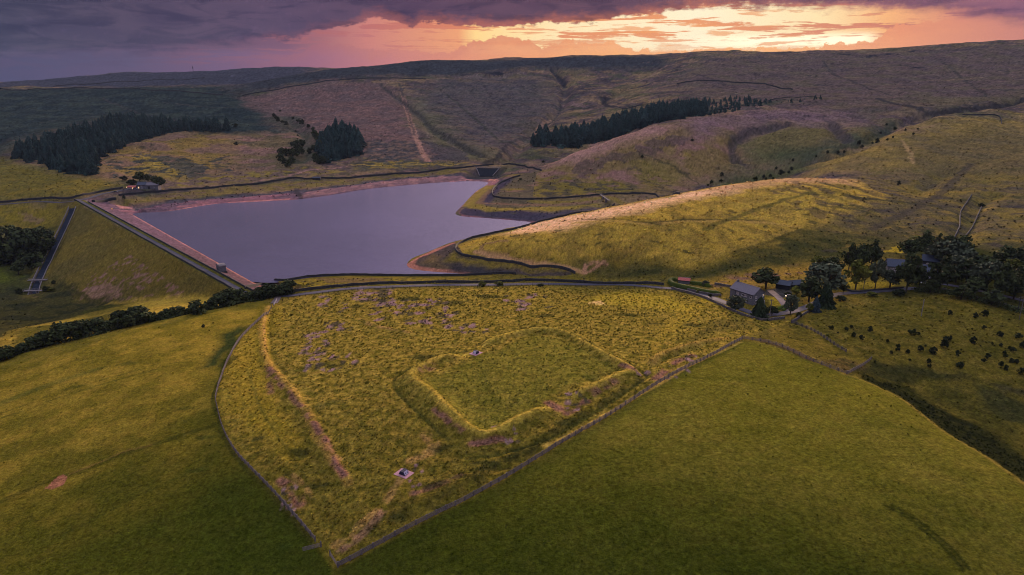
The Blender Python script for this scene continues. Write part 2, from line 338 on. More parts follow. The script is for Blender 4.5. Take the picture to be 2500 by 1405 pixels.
def dam_pt(t, n): p = DA+DU*t+DN*n; return (p[0], p[1])
# spillway channel beside the dam
chan = smooth_line([Pz(176,506,-21)[:2], Pz(150,560,-31)[:2], Pz(112,636,-41)[:2], Pz(89,690,-45.5)[:2], Pz(80,722,-47)[:2]], 4)
chz = np.interp(np.arange(len(chan)), [0, len(chan)*.25, len(chan)*.6, len(chan)-1], [-21, -32, -42.5, -47.5])

def carve(line, depth, width, R=None, end_fade=6, side=0.0):
    """gaussian bank (depth>0) or ditch (depth<0) along a world line"""
    global H
    R = R or width*3; D, T, SDn = line_dist(line, GX, GY, R)
    L = T.max() if np.isfinite(D).any() else 1
    e = np.clip(T/end_fade, 0.0, 1)*np.clip((L-T)/end_fade, 0.0, 1)
    H = H+np.where(np.isfinite(D), depth*np.exp(-(D/width)**2)*np.maximum(e, 0), 0)

# moor relief at several sizes
rel = np.clip(GR/900, 0, 1)
H = H+np.where(sd > 45, 1, np.clip(sd/45, 0, 1))*rel*(fbm(GX, GY, 170, 4, 3)*8.0*sstep(750, 1200, GR)+fbm(GX, GY, 45, 4, 9)*2.6*sstep(420, 900, GR))
# creases that streams have cut
for pts, dep, wd in [
    ([(930,205),(975,245),(1015,275),(1060,320),(1120,352),(1180,385)], -5, 12),
    ([(1350,165),(1378,205),(1372,250),(1340,290),(1290,330),(1255,370),(1215,392),(1190,402)], -8, 16),
    ([(1620,190),(1530,215),(1480,240),(1475,255)], -7, 14),
    ([(2500,240),(2400,262),(2280,275),(2180,305),(2120,340),(2040,375),(1950,400),(1860,430),(1780,448)], -7, 15),
    ([(2030,300),(2050,330),(2060,350)], -5, 10), ([(1930,300),(1830,325),(1790,350),(1785,380),(1800,400)], -6, 11),
    ([(700,285),(745,330),(745,370),(720,400)], -5, 13), ([(2440,470),(2390,500),(2360,560),(2320,600)], -3, 9),
    ([(2330,410),(2280,440),(2230,475)], -3, 10), ([(1180,190),(1250,176),(1290,180)], -5, 14)]:
    carve(smooth_line(WL(pts), 12), dep*1.5, wd*.9)
carve(smooth_line(WL([(1150,183),(1215,190),(1275,178)]), 12), 5, 16)

# fort earthworks
ramp_lines = [[(1174,846),(1248,820),(1310,809),(1357,809),(1404,824),(1483,871),(1541,907),(1505,924),(1455,946),(1392,973)],
              [(1345,995),(1290,1020),(1238,1044),(1189,1067),(1150,1056),(1091,1004),(1040,955),(1003,926),(1025,903),(1076,879),(1138,868)]]
ditch_lines = [[(1160,846),(1209,822),(1287,800),(1346,800),(1389,815),(1463,856),(1541,896),(1578,916),(1553,938),(1483,985),(1400,1035),(1320,1075),(1230,1105),(1150,1120)],
               [(1138,861),(1091,864),(1013,895),(966,922),(966,946),(1005,989),(1052,1032),(1095,1073)]]
RAMP = [smooth_line(WL(l), 2) for l in ramp_lines]; DITCH = [smooth_line(WL(l), 2) for l in ditch_lines]
OUTER = [smooth_line(WL(l), 2) for l in ([(655,745),(640,800),(652,880),(690,930),(735,990),(755,1020),(790,1090),(850,1180)], [(1590,886),(1620,864),(1700,840),(1770,825)],
         [(740,1010),(790,985),(850,972)], [(700,955),(735,985)], [(985,1250),(1060,1215),(1130,1180),(1200,1140)], [(880,780),(930,800),(1010,815)], [(700,905),(790,890),(860,880)], [(1010,1110),(1060,1090),(1130,1085)])]
GROOVE = [smooth_line(WL(l), 2) for l in ([(665,750),(655,800),(665,880),(700,920)], [(1570,905),(1640,868),(1720,842)], [(700,1130),(740,1110),(775,1080),(760,1040)], [(760,1195),(800,1185)], [(1060,1100),(1090,1095)],
         [(1600,925),(1500,990),(1380,1060),(1270,1120),(1180,1160)])]
for l in RAMP: carve(l, 1.7, 2.7)
for l in DITCH: carve(l, -0.6, 1.2)
for l in OUTER: carve(l, 0.8, 2.0)
for l in GROOVE: carve(l, -0.8, 1.5)
for c in ((1445,925),(730,1110),(1070,1095)):       # old digging hollows
    p = W(*c); H = H-0.9*np.exp(-((GX-p[0])**2+(GY-p[1])**2)/9.0)
print('terrain base done')
# ------------------------------------------------------------------ what grows where (surface colours, with some sun and shade painted in)
n_fine = fbm(GX, GY, 1.6, 3, 21); n_tuft = fbm(GX, GY, 5.0, 3, 31); n_clump = fbm(GX, GY, 16, 4, 41)
n_small_ = fbm(GX, GY, 2.6, 3, 27); n_patch = fbm(GX, GY, 60, 4, 51); n_wide = fbm(GX, GY, 260, 4, 61)
C = np.zeros(GX.shape+(3,))
def c3(rgb): return np.array(lin(*rgb))
def put(mask, rgb):
    mask = np.clip(mask, 0, 1)[..., None]; C[:] = C*(1-mask)+c3(rgb)*mask
JA = np.clip(GR*0.010, 0.8, 14)
J1X = GX+fbm(GX, GY, 14, 3, 71)*JA*0.8; J1Y = GY+fbm(GX, GY, 14, 3, 72)*JA*1.6
J2X = J1X+fbm(GX, GY, 70, 3, 73)*JA*2.5; J2Y = J1Y+fbm(GX, GY, 70, 3, 74)*JA*5
def poly_mask(pts, rough=1, edge=None):
    X, Y = (GX, GY) if rough == 0 else (J1X, J1Y) if rough == 1 else (J2X, J2Y)
    P = np.array(WL(pts)); m = in_poly(P, X, Y).astype(float)
    if edge:
        D, _, _ = line_dist(np.vstack([P, P[:1]]), X, Y, edge); D = np.where(np.isfinite(D), D, edge)
        D = np.minimum(D, edge); m = np.where(m > 0, 0.5+0.5*D/edge, 0.5-0.5*D/edge)
    return m
def thr(n, t, s=0.08): return sstep(t-s, t+s, n)
def zone(pts, rgb, rough=1, edge=None, k=1.0, rgb2=None, n=None, t=0.0, s=0.15):
    m = poly_mask(pts, rough, edge)*k; put(m, rgb)
    if rgb2 is not None: put(m*thr(n, t, s), rgb2)
    return m
def stroke(pts, rgb, width, k=1.0, rough=1, soft=0.35, gaps=None, raw=False):
    l = pts if raw else smooth_line(WL(pts), max(1.5, width))
    X, Y = (GX, GY) if rough == 0 else (GX+(J1X-GX)*0.4, GY+(J1Y-GY)*0.4)
    D, T, _ = line_dist(l, X, Y, width*1.6)
    m = 1-sstep(width*(0.5-soft*0.5), width*(0.5+soft), D)
    if gaps is not None: m = m*thr(n_tuft if gaps < 10 else n_clump, -0.1, 0.2)
    put(m*k, rgb); return m
def blob(u, v, wpx, hpx, rgb, k=1.0, t=0.0, n=None):
    """a patch of growth of that apparent size, broken up by noise"""
    p = W(u, v); a = W(u-wpx/2, v); b = W(u+wpx/2, v); c = W(u, v+hpx/2); d_ = W(u, v-hpx/2)
    rx = max(0.5, abs(b[0]-a[0])/2); ry = max(0.7, min(abs(d_[1]-c[1])/2, rx*6))
    q = ((J1X-p[0])/rx)**2+((J1Y-p[1])/ry)**2
    m = sstep(1.5, 0.4, q+0.9*(n_tuft if n is None else n)-t); put(m*k, rgb); return m

# open moor
put(np.ones(GX.shape), (84,70,76)); put(thr(n_patch, 0.05, 0.25), (96,77,78)); put(thr(n_wide, 0.02, 0.25)*0.5, (84,72,74)); put(thr(n_patch-n_clump*0.5, 0.1, 0.15)*0.5, (116,94,76)); put(thr(-n_patch, 0.22, 0.08)*0.6, (60,56,66))
fm_ = fbm(GX, GY, 110, 5, 55, 0.62); fn_ = fbm(GX+0.5*GY, GY*1.7, 75, 5, 56, 0.62)
put(thr(fm_, 0.10, 0.05)*0.55, (104,94,58)); put(thr(-fm_, 0.14, 0.05)*0.65, (60,54,62)); put(thr(fn_, 0.14, 0.04)*0.6, (128,104,78)); put(thr(-fn_, 0.18, 0.05)*0.6, (70,76,54))
# nearer ground, rough pasture
nearw = sstep(620, 430, GR); put(nearw, (112,98,34)); put(nearw*thr(n_clump, 0.05, 0.2), (128,108,44)); put(nearw*thr(-n_patch, 0.05, 0.2)*0.6, (88,80,36))
# left hillside, dark grass, deepened and blued with painted shade
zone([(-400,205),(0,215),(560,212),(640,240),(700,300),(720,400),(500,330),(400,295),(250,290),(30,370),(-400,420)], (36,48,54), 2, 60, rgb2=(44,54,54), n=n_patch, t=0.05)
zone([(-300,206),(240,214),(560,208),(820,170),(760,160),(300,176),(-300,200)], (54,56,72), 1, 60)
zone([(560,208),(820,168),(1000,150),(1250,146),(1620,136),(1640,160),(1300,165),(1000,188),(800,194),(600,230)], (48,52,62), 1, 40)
zone([(600,240),(800,200),(930,205),(1000,270),(1060,330),(1190,395),(1000,405),(880,395),(860,330),(800,315),(770,330),(700,300)], (106,82,84), 2, 40, rgb2=(88,72,76), n=n_patch, t=0.0)
zone([(1000,235),(1040,240),(1100,320),(1200,380),(1190,395),(1130,390),(1060,350),(1010,290)], (84,86,58), 2, 30, 0.8)
zone([(1060,200),(1330,190),(1370,260),(1300,320),(1200,360),(1100,310),(1010,240)], (70,66,76), 2, 60, 0.8, rgb2=(78,72,72), n=n_clump, t=0.1)
zone([(570,325),(760,330),(770,400),(620,420),(480,400),(500,330)], (96,84,64), 2, 30, rgb2=(110,84,82), n=n_patch, t=0.05)
zone([(250,360),(420,325),(560,320),(560,420),(470,440),(380,430),(250,440),(235,395)], (118,98,52), 2, 20, rgb2=(104,82,72), n=n_patch, t=0.05)
zone([(330,375),(480,400),(430,440),(360,420)], (128,110,44), 1, 10, 0.8); zone([(340,372),(420,382),(500,405),(520,440),(470,440),(410,402)], (56,60,66), 1, None, 0.8)
put(poly_mask([(250,380),(560,380),(560,440),(280,440)])*thr(-n_clump, 0.12), (60,62,60))
zone([(-400,410),(0,385),(60,405),(200,432),(270,440),(300,455),(190,480),(0,492),(-400,520)], (104,92,36), 1, 15, rgb2=(92,84,40), n=n_clump, t=0.1)
zone([(400,440),(560,425),(760,405),(860,420),(740,432),(560,448),(400,462)], (96,80,76), 1, 12, rgb2=(112,98,44), n=n_clump, t=0.05)
zone([(880,385),(1100,395),(1160,405),(1040,410),(860,420)], (72,70,62), 1, 12, rgb2=(118,100,46), n=n_clump, t=0.12)
zone([(900,340),(1000,350),(1050,390),(890,392)], (62,62,68), 2, None, 0.8, rgb2=(108,86,78), n=n_clump, t=0.08)
zone([(1040,345),(1130,360),(1150,390),(1050,392)], (66,62,70), 2, None, 0.8)
# second spur and the slopes to its right
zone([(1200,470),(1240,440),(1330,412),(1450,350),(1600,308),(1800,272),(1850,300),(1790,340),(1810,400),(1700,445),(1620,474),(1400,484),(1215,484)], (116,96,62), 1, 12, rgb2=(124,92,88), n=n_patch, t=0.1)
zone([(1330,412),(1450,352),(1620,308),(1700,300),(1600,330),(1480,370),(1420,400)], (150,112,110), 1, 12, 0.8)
zone([(1400,400),(1500,375),(1640,330),(1720,340),(1600,380),(1480,410),(1420,440)], (84,68,72), 2, None, 0.7)
zone([(1560,440),(1540,385),(1640,380),(1700,430),(1650,460)], (108,96,44), 1, 15, 0.8)
zone([(1230,470),(1300,440),(1420,440),(1560,455),(1560,472),(1300,484)], (112,98,40), 2, 10, 0.9, rgb2=(72,66,58), n=n_clump, t=0.05)
zone([(1800,340),(1900,310),(2030,305),(2060,340),(1950,385),(1830,410),(1815,370)], (98,88,56), 1, 25)
zone([(1640,300),(1800,272),(2000,262),(2120,285),(2050,310),(1930,300),(1800,330),(1700,330)], (112,88,100), 2, 30, 0.8)
zone([(2060,340),(2180,300),(2130,340),(2060,380),(1960,400),(1980,370)], (62,72,56), 1, 20, 0.85); zone([(1760,445),(1860,425),(1950,400),(1990,410),(1900,434),(1800,450)], (74,82,48), 1, 12, 0.9)
zone([(1840,380),(1900,360),(1990,360),(2000,390),(1900,400)], (60,70,50), 1, 20, 0.8)
zone([(1620,200),(1750,140),(2000,132),(2500,110),(2900,100),(2900,260),(2400,250),(2100,290),(1900,250),(1700,240)], (88,74,78), 2, 80, 0.8, rgb2=(80,72,62), n=n_patch, t=0.12)
zone([(2200,240),(2900,200),(2900,280),(2450,262),(2250,285)], (84,78,60), 2, 40, 0.7)
zone([(1980,410),(2150,340),(2350,290),(2520,280),(2900,300),(2900,420),(2500,400),(2250,410),(2150,430),(1960,434)], (134,112,54), 2, 20, 0.9, rgb2=(108,92,60), n=n_patch, t=0.05)
zone([(2190,350),(2400,310),(2900,330),(2900,430),(2300,420),(2230,390)], (84,76,56), 2, 40, 0.7)
zone([(2100,440),(2300,410),(2900,420),(2900,640),(2300,600),(2120,570),(1980,540),(2150,500)], (108,94,46), 2, 30, 0.9, rgb2=(88,78,58), n=n_patch, t=-0.02, s=0.2)
put(poly_mask([(2100,430),(2900,430),(2900,640),(2000,560)], 2)*thr(n_clump, 0.16, 0.12)*0.5, (68,62,58)); put(poly_mask([(2100,430),(2900,430),(2900,640),(2000,560)], 2)*thr(-n_clump, 0.16, 0.14)*0.5, (116,100,42))
# front spur
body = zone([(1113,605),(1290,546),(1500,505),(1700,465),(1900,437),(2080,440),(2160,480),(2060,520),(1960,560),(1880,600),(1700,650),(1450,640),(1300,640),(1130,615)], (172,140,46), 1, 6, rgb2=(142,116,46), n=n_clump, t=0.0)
zone([(1230,570),(1290,552),(1500,508),(1700,468),(1800,452),(1790,466),(1650,490),(1540,520),(1420,548),(1300,568)], (232,180,152), 1, 12, 0.95, rgb2=(196,150,108), n=n_tuft, t=0.05)  # sunlit side of the crest put into the grass colour
zone([(1700,468),(1900,437),(2080,440),(2090,452),(1900,452),(1760,472)], (176,134,96), 1, 8, 0.85)  # crest sunlight painted on further right
put(poly_mask([(1880,450),(2130,445),(2150,500),(2000,530),(1900,500)], 2)*thr(n_clump, 0.06, 0.14)*0.6, (88,74,58))
zone([(1430,645),(1700,655),(1880,605),(2000,560),(2120,580),(2080,640),(1900,650),(1760,680),(1560,690),(1450,672)], (78,74,40), 2, 10, 0.95, rgb2=(58,60,34), n=n_clump, t=0.0)
zone([(1700,690),(1900,655),(2040,640),(2040,665),(1880,690),(1750,705)], (140,112,44), 1, 6, 0.9, rgb2=(104,78,78), n=n_clump, t=0.14, s=0.05)
zone([(2120,570),(2300,600),(2500,590),(2900,620),(2900,700),(2300,640),(2140,620)], (74,72,40), 2, 20, 0.9, rgb2=(52,54,36), n=n_clump, t=0.0)
stroke([(1400,545),(1550,545),(1690,540),(1850,543),(1950,555)], (176,140,70), 3.5, 0.8); stroke([(1390,541),(1550,541),(1690,536),(1850,539)], (62,58,40), 2.5, 0.7)
stroke([(1130,608),(1200,590),(1300,572),(1400,565)], (168,138,62), 4, 0.8)
stroke([(1240,588),(1185,596),(1180,612),(1240,622)], (150,112,84), 2.5, 0.8)
stroke([(1950,556),(1850,590),(1780,612),(1680,640)], (150,124,52), 4, 0.6); stroke([(1960,560),(1860,596),(1790,618)], (70,66,36), 3, 0.5)
stroke([(1160,615),(1260,636),(1340,646),(1390,655),(1425,668)], (178,134,104), 3.4, 0.95, 0)
stroke([(1425,668),(1430,648),(1450,640),(1480,648)], (176,128,112), 2.2, 0.8); stroke([(1425,668),(1450,655),(1475,640)], (176,128,112), 2, 0.8)
# strip between the lane and the water
zone([(560,720),(650,703),(750,684),(850,678),(1000,679),(1250,678),(1420,675),(1640,680),(1640,694),(1400,688),(1100,690),(850,696),(720,712),(620,735)], (128,112,30), 1, 5, rgb2=(84,76,46), n=n_tuft, t=0.04)
zone([(770,680),(930,680),(940,690),(800,692)], (104,86,62), 1, None, 0.8)
# dam faces
dam_front = near*((dn < -4)&(dn > -90)&(H < -19.2)&(np.abs(thw) < 0.9))
put(dam_front, (100,86,36)); put(dam_front*thr(n_patch, 0.1, 0.2), (88,78,40)); put(dam_front*((dt > 15)&(dt < 170)&(dn < -18))*thr(n_tuft+0.5*n_clump, 0.18, 0.08)*0.85, (124,92,92))
zone([(1010+0,0)]*3 if False else [(195,710),(290,690),(300,725),(235,735)], (140,104,104), 1, None, 0.5)
put(near*((dn >= -4)&(dn < 5)), (92,88,40))
pitch = near*((dn >= 4.6)&(dn < toe+14)); put(pitch, (104,80,98)); put(pitch*thr(n_tuft, 0.0, 0.3)*0.6, (92,74,92)); put(pitch*((dn > toe-1.6)), (158,108,112)); put(pitch*(dn < 7), (100,90,104))
# bared shore
mud = np.where((sd > -2)&(sd < 32)&(near < 0.5)&(dn > 0), 1.0, 0)
far_shore = mud*((GY > 560)|(GX < -60))
north = poly_mask([(250,470),(1240,405),(1240,450),(1100,520),(300,560),(240,520)], 0)
put(mud*north*(1-sstep(22, 30, sd+4*n_patch)), (112,84,92)); put(mud*north*(1-sstep(9, 14, sd+6*n_patch)), (140,96,106)); put(mud*north*(sd > 16)*(sd < 30)*thr(n_patch, 0.0)*0.6, (72,66,78)); put(mud*north*thr(n_clump, 0.22)*(sd < 18), (196,128,112))
zone([(290,502),(400,489),(560,474),(730,462),(900,440),(1100,424),(1160,418),(1100,412),(900,434),(700,444),(500,464),(330,480),(270,487)], (108,94,52), 1, 5, rgb2=(96,80,66), n=n_clump, t=0.08)
zone([(275,508),(400,493),(560,478),(730,466),(850,452),(960,438),(1060,430),(1160,426),(1165,434),(960,446),(730,478),(560,492),(400,508),(300,520)], (70,66,80), 1, 4)
zone([(280,512),(400,499),(560,484),(728,470),(732,488),(600,495),(520,501),(420,517),(330,526)], (100,78,96), 1, 3, rgb2=(126,86,102), n=n_patch, t=0.0)
zone([(738,470),(850,455),(960,441),(1060,433),(1150,430),(1180,434),(1190,440),(1140,445),(1050,451),(900,465),(740,489)], (120,90,102), 1, 3, rgb2=(140,102,108), n=n_clump, t=0.1)
stroke([(730,486),(820,474),(900,462),(1050,448),(1130,443)], (84,70,92), 4, 0.8); stroke([(722,462),(728,475),(735,487)], (56,52,60), 5, 0.8)
stroke([(425,519),(480,507),(520,501)], (204,130,122), 7, 0.9); stroke([(440,505),(500,497)], (150,100,112), 5, 0.7); stroke([(560,497),(620,492),(700,487)], (190,120,122), 5, 0.85); blob(275, 510, 40, 8, (176,132,54))
stroke([(1100,445),(1160,436),(1195,430)], (176,116,126), 4, 0.8); stroke([(1120,443),(1170,438),(1200,424)], (60,56,76), 2.5, 0.8)
noses = poly_mask([(1120,520),(1230,430),(1310,420),(1300,480),(1650,470),(1500,508),(1300,548),(1130,532)], 0)
put(noses*np.where(sd < 70, 1, 0), (88,78,64)); put(noses*(1-sstep(26, 32, sd+2*n_clump)), (66,58,76)); put(noses*(1-sstep(2.5, 5, sd)), (150,96,104))
stroke([(1195,455),(1160,485),(1150,500),(1200,512),(1300,510),(1460,503)], (128,110,42), 15, 0.9, 1, 0.25); stroke([(1200,462),(1175,488),(1180,498),(1300,500),(1450,492)], (118,90,76), 7, 0.8)
stroke([(1300,493),(1400,492),(1500,486),(1640,482)], (122,104,44), 9, 0.8)
zone([(1370,478),(1500,475),(1500,480),(1380,482)], (118,92,84), 1, None, 0.8)
zone([(1290,546),(1200,536),(1130,530),(1180,522),(1300,525),(1400,512),(1500,500),(1440,515),(1360,532)], (62,58,78), 1, 6, 0.9)
n1 = poly_mask([(985,650),(1060,610),(1110,592),(1130,625),(1260,645),(1390,662),(1400,672),(1240,668),(1060,670),(1000,665)], 0)
put(n1*np.where(sd < 70, 1, 0), (76,66,72)); put(n1*(1-sstep(4, 7, sd)), (168,108,104)); zone([(1085,640),(1110,612),(1125,628),(1260,645),(1390,664),(1250,655),(1120,642)], (124,106,40), 1, 3, 0.95)
zone([(1030,645),(1060,620),(1075,645),(1100,655),(1050,655)], (112,92,66), 1, 4, 0.8); zone([(1100,650),(1180,650),(1250,668),(1100,664)], (58,56,70), 1, 3, 0.9)
# field below the dam and the valley side
zone([(-400,500),(0,498),(155,500),(150,530),(120,570),(60,545),(0,560),(-400,600)], (112,98,30), 1, 8, rgb2=(92,82,38), n=n_clump, t=0.14)
zone([(35,520),(110,530),(105,545),(50,538)], (120,94,84), 1, None, 0.5)
zone([(-400,560),(0,545),(120,560),(110,640),(90,690),(60,720),(0,740),(-400,760)], (60,64,32), 2, 8, 0.95, rgb2=(44,48,34), n=n_clump, t=0.0); zone([(-400,660),(0,655),(40,680),(20,690),(-400,700)], (78,84,22), 1, 5, 0.9)
zone([(0,700),(70,735),(130,690),(230,735),(330,745),(200,780),(0,850),(-300,850)], (64,62,36), 2, 5, 0.95, rgb2=(46,48,34), n=n_clump, t=0.05)
zone([(560,722),(400,728),(260,745),(330,738),(200,770),(60,800),(0,830),(0,860),(200,822),(400,770),(500,748),(640,728),(610,722)], (176,146,44), 1, 4, 0.95, rgb2=(150,126,44), n=n_clump, t=0.05)
zone([(0,850),(60,800),(180,778),(320,752),(340,762),(250,790),(120,820),(20,850)], (72,72,28), 2, 3, 0.85)
zone([(240,748),(320,742),(330,750),(200,778),(190,765)], (70,70,28), 1, 4, 0.6)
stroke([(150,700),(185,712),(240,740)], (60,58,30), 3, 0.8)
# the big near fields
F1 = zone([(-300,880),(0,872),(200,830),(400,775),(640,735),(672,742),(600,815),(545,900),(527,975),(560,1080),(620,1155),(700,1240),(783,1335),(822,1385),(830,1500),(-300,1500)], (126,106,26), 0, 1.5)
put(F1*sstep(270, 125, GR+26*n_patch)*0.97, (56,64,12)); put(F1*thr(n_clump, 0.05, 0.25)*sstep(150, 260, GR), (142,116,34)); put(F1*thr(-n_clump, 0.12, 0.25)*0.25, (70,74,20));  # nearer grass goes darker green, a vignette put into its colour
zone([(520,870),(545,820),(590,795),(598,805),(570,850),(530,890),(490,900)], (50,60,34), 1, 2, 0.95)
stroke([(0,985),(120,940),(240,900)], (84,86,40), 4, 0.5); stroke([(0,1225),(60,1200),(110,1180),(200,1150),(300,1110),(360,1092),(520,1040)], (56,58,24), 2.0, 0.55); stroke([(170,1158),(300,1106),(370,1086)], (128,96,56), 0.8, 0.6)
zone([(108,1196),(140,1168),(162,1170),(155,1185),(125,1196)], (164,100,92), 1, None, 0.95)
for u, v, w_, h_ in [(500,1070,60,14),(310,890,60,10),(180,945,60,8),(450,1000,50,10),(480,1150,50,8),(690,1335,40,18)]: blob(u, v, w_, h_, (58,66,26), 0.6)
F2 = zone([(820,1390),(1000,1293),(1200,1190),(1480,1025),(1620,935),(1812,832),(1870,840),(1975,880),(2060,915),(2095,920),(2200,972),(2300,1048),(2400,1108),(2500,1178),(2900,1400),(2700,1600),(850,1600)], (108,98,24), 0, 1.2)
put(F2*thr(n_patch+0.3*n_clump, 0.05, 0.3)*0.6, (118,104,36)); put(F2*thr(-n_clump, 0.1, 0.3)*0.3, (84,84,22)); put(F2*sstep(190, 112, GR+15*n_patch)*0.9, (52,60,12));  # same darkening by range painted into this field, as a vignette
stroke([(1400,1400),(1480,1330),(1560,1290)], (80,80,26), 1.5, 0.3)
for o in (0, 16): stroke([(2160+o,1235),(2230+o,1275),(2300+o,1335),(2350+o,1390)], (46,50,18), 0.9, 0.8)
# rough pasture right of the gully
F3 = zone([(1870,830),(1935,790),(1985,765),(2100,745),(2200,735),(2320,720),(2500,775),(2900,900),(2900,1400),(2500,1170),(2400,1100),(2300,1040),(2200,965),(2125,915),(2100,905),(2000,870)], (98,88,28), 0, 2)
put(F3*thr(-n_clump, 0.05, 0.2)*0.6, (74,72,26)); put(F3*thr(n_tuft, 0.1, 0.25)*0.5, (116,100,42))
g1 = zone([(2100,905),(2140,925),(2220,950),(2320,1010),(2430,1060),(2520,1130),(2900,1300),(2900,1500),(2500,1182),(2400,1110),(2300,1050),(2200,972),(2100,922)], (34,38,22), 1, 2, 1.0, rgb2=(46,48,26), n=n_tuft, t=0.05)
zone([(2100,905),(2140,885),(2250,905),(2360,925),(2330,940),(2230,930),(2150,930)], (52,54,30), 2, 2, 0.9); zone([(2380,950),(2450,960),(2520,1000),(2520,1040),(2440,1030),(2400,990)], (52,56,36), 2, 2, 0.8); zone([(2400,935),(2560,930),(2560,965),(2450,960)], (58,58,44), 2, 2, 0.8)
zone([(2150,930),(2350,955),(2500,1060),(2500,1120),(2330,1000)], (64,64,26), 2, 3, 0.7)
zone([(2000,880),(2060,875),(2110,890),(2120,905),(2060,908)], (92,76,48), 1, 1, 0.8, rgb2=(52,54,30), n=n_tuft, t=0.05)
zone([(1815,822),(1870,828),(1960,862),(2010,890),(1975,880),(1880,842)], (92,74,52), 1, None, 0.8)
stroke([(2062,915),(2095,923),(2200,975),(2300,1051),(2400,1111),(2500,1182),(2600,1240)], (142,118,48), 1.6, 0.9)
for l_ in ([(0,1010),(150,960),(330,905),(500,860)], [(0,1022),(150,971),(330,915),(500,869)], [(120,1330),(300,1230),(520,1130)]): stroke(l_, (70,72,26), 0.5, 0.5)
for l_ in ([(1300,1250),(1500,1120),(1700,990),(1850,880)], [(1310,1262),(1512,1130),(1712,998),(1862,888)], [(1500,1400),(1700,1240),(1900,1080),(2050,960)], [(1650,1000),(1850,1180),(2050,1400)]): stroke(l_, (84,82,28), 0.5, 0.4)
# fort enclosure
F4 = zone([(680,742),(760,722),(900,712),(1100,705),(1400,700),(1640,710),(1760,740),(1860,785),(1930,785),(1810,826),(1620,930),(1480,1020),(1350,1095),(1200,1185),(1000,1290),(822,1385),(783,1335),(700,1240),(620,1155),(560,1080),(540,1020),(527,975),(545,900),(600,815),(672,742)], (132,112,34), 0, 1.0)
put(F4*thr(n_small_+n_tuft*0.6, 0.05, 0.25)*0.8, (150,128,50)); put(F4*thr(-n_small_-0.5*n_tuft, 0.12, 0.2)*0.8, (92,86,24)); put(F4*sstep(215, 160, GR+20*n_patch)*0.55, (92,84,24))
zone([(600,815),(680,742),(690,760),(665,820),(650,900),(680,980),(720,1050),(740,1120),(700,1120),(620,1050),(560,1000),(545,920)], (144,122,20), 1, 3, 0.7)
zone([(1500,715),(1640,722),(1700,750),(1640,760),(1520,745),(1420,735)], (158,138,26), 2, 5, 0.7); zone([(1650,740),(1700,740),(1680,800),(1560,890),(1580,860),(1640,800)], (168,142,34), 2, 3, 0.5)
zone([(1770,790),(1860,795),(1860,815),(1750,822),(1640,880),(1700,830)], (96,86,40), 2, 2, 0.7)
fo = poly_mask([(1030,925),(1140,878),(1200,860),(1310,818),(1390,835),(1480,885),(1500,905),(1380,945),(1290,1005),(1190,1055),(1110,1000)], 1, 2)
put(fo*0.75, (104,100,30)); put(fo*thr(n_tuft, 0.05, 0.2)*0.5, (128,116,38)); stroke([(1200,880),(1180,930),(1220,1000)], (92,90,28), 3, 0.4)
for l in RAMP: stroke(l, (180,152,56), 2.6, 0.7, raw=True)  # bank crests painted pale, carrying the low sun's rim light
for l in DITCH: stroke(l, (70,70,28), 1.1, 0.75, raw=True)  # ditch floors painted darker, standing in for their shade
stroke([(650,768),(620,790),(585,825),(555,875),(535,925),(522,972),(526,1000),(540,1050),(570,1105),(615,1158),(695,1243),(765,1325)], (66,66,26), 1.2, 0.8)  # dark line painted along the left fence as its shadow
stroke([(560,830),(600,800),(640,780)], (60,60,30), 1.5, 0.5)
for l in OUTER[:2]: stroke(l, (170,132,66), 2.4, 0.5, raw=True)
for l, w_, k_ in [([(655,892),(680,930),(705,960),(735,992)], 1.6, .6), ([(752,1012),(785,1060),(810,1110),(818,1130),(840,1160)], 1.9, .8), ([(690,1175),(715,1190),(730,1230)], 2.6, .7), ([(1150,1085),(1190,1080),(1240,1072)], 2, .8), ([(1340,985),(1370,1000)], 3, .7),
               ([(1385,1010),(1420,990),(1440,965)], 2.6, .7), ([(1440,965),(1500,930)], 2.4, .55), ([(1010,1205),(1070,1185),(1130,1160)], 2, .7), ([(1060,1000),(1100,1030),(1140,1060)], 1.6, .7), ([(1030,905),(1060,895)], 2.6, .5), ([(1600,925),(1650,885),(1690,868)], 2.4, .7), ([(1520,890),(1545,900)], 2.4, .7), ([(660,960),(655,900)], 2, .5)]:
    stroke(l, (150,96,96), w_, k_, gaps=5); stroke(l, (104,78,88), w_*0.5, k_*0.7, gaps=5)
for l, w_ in [([(655,745),(645,800),(650,870)], 0.6), ([(985,1160),(960,1200),(935,1235),(900,1265),(870,1290)], 1.8), ([(700,1150),(735,1175),(760,1210)], 1.2), ([(880,780),(920,798),(1000,812)], 2.0), ([(780,1085),(830,1120)], 1.2), ([(1040,1060),(1060,1100),(1000,1125)], 2.6), ([(820,1330),(860,1310)], 2)]:
    stroke(l, (176,134,84), w_, 0.65, gaps=5)
for l_ in ([(700,740),(800,760),(900,790),(1010,815),(1140,850)], [(1180,880),(1080,940),(1000,1050),(985,1150)], [(1000,1165),(1150,1110),(1330,1060)], [(740,1000),(900,960),(1000,920)], [(600,900),(640,1000),(700,1100),(800,1230)], [(1200,720),(1350,760),(1500,800),(1600,870)], [(1330,990),(1200,940),(1170,870)]): stroke(l_, (92,88,32), 0.7, 0.55)
for l_ in ([(1000,812),(1100,835),(1170,850)], [(690,930),(800,905),(900,885)], [(1400,720),(1550,735),(1650,760)], [(1600,900),(1700,850),(1780,815)]): stroke(l_, (170,140,62), 0.9, 0.5, gaps=5)
stroke([(830,1345),(870,1318),(900,1290),(935,1250)], (146,104,104), 1.8, 0.6, gaps=5)
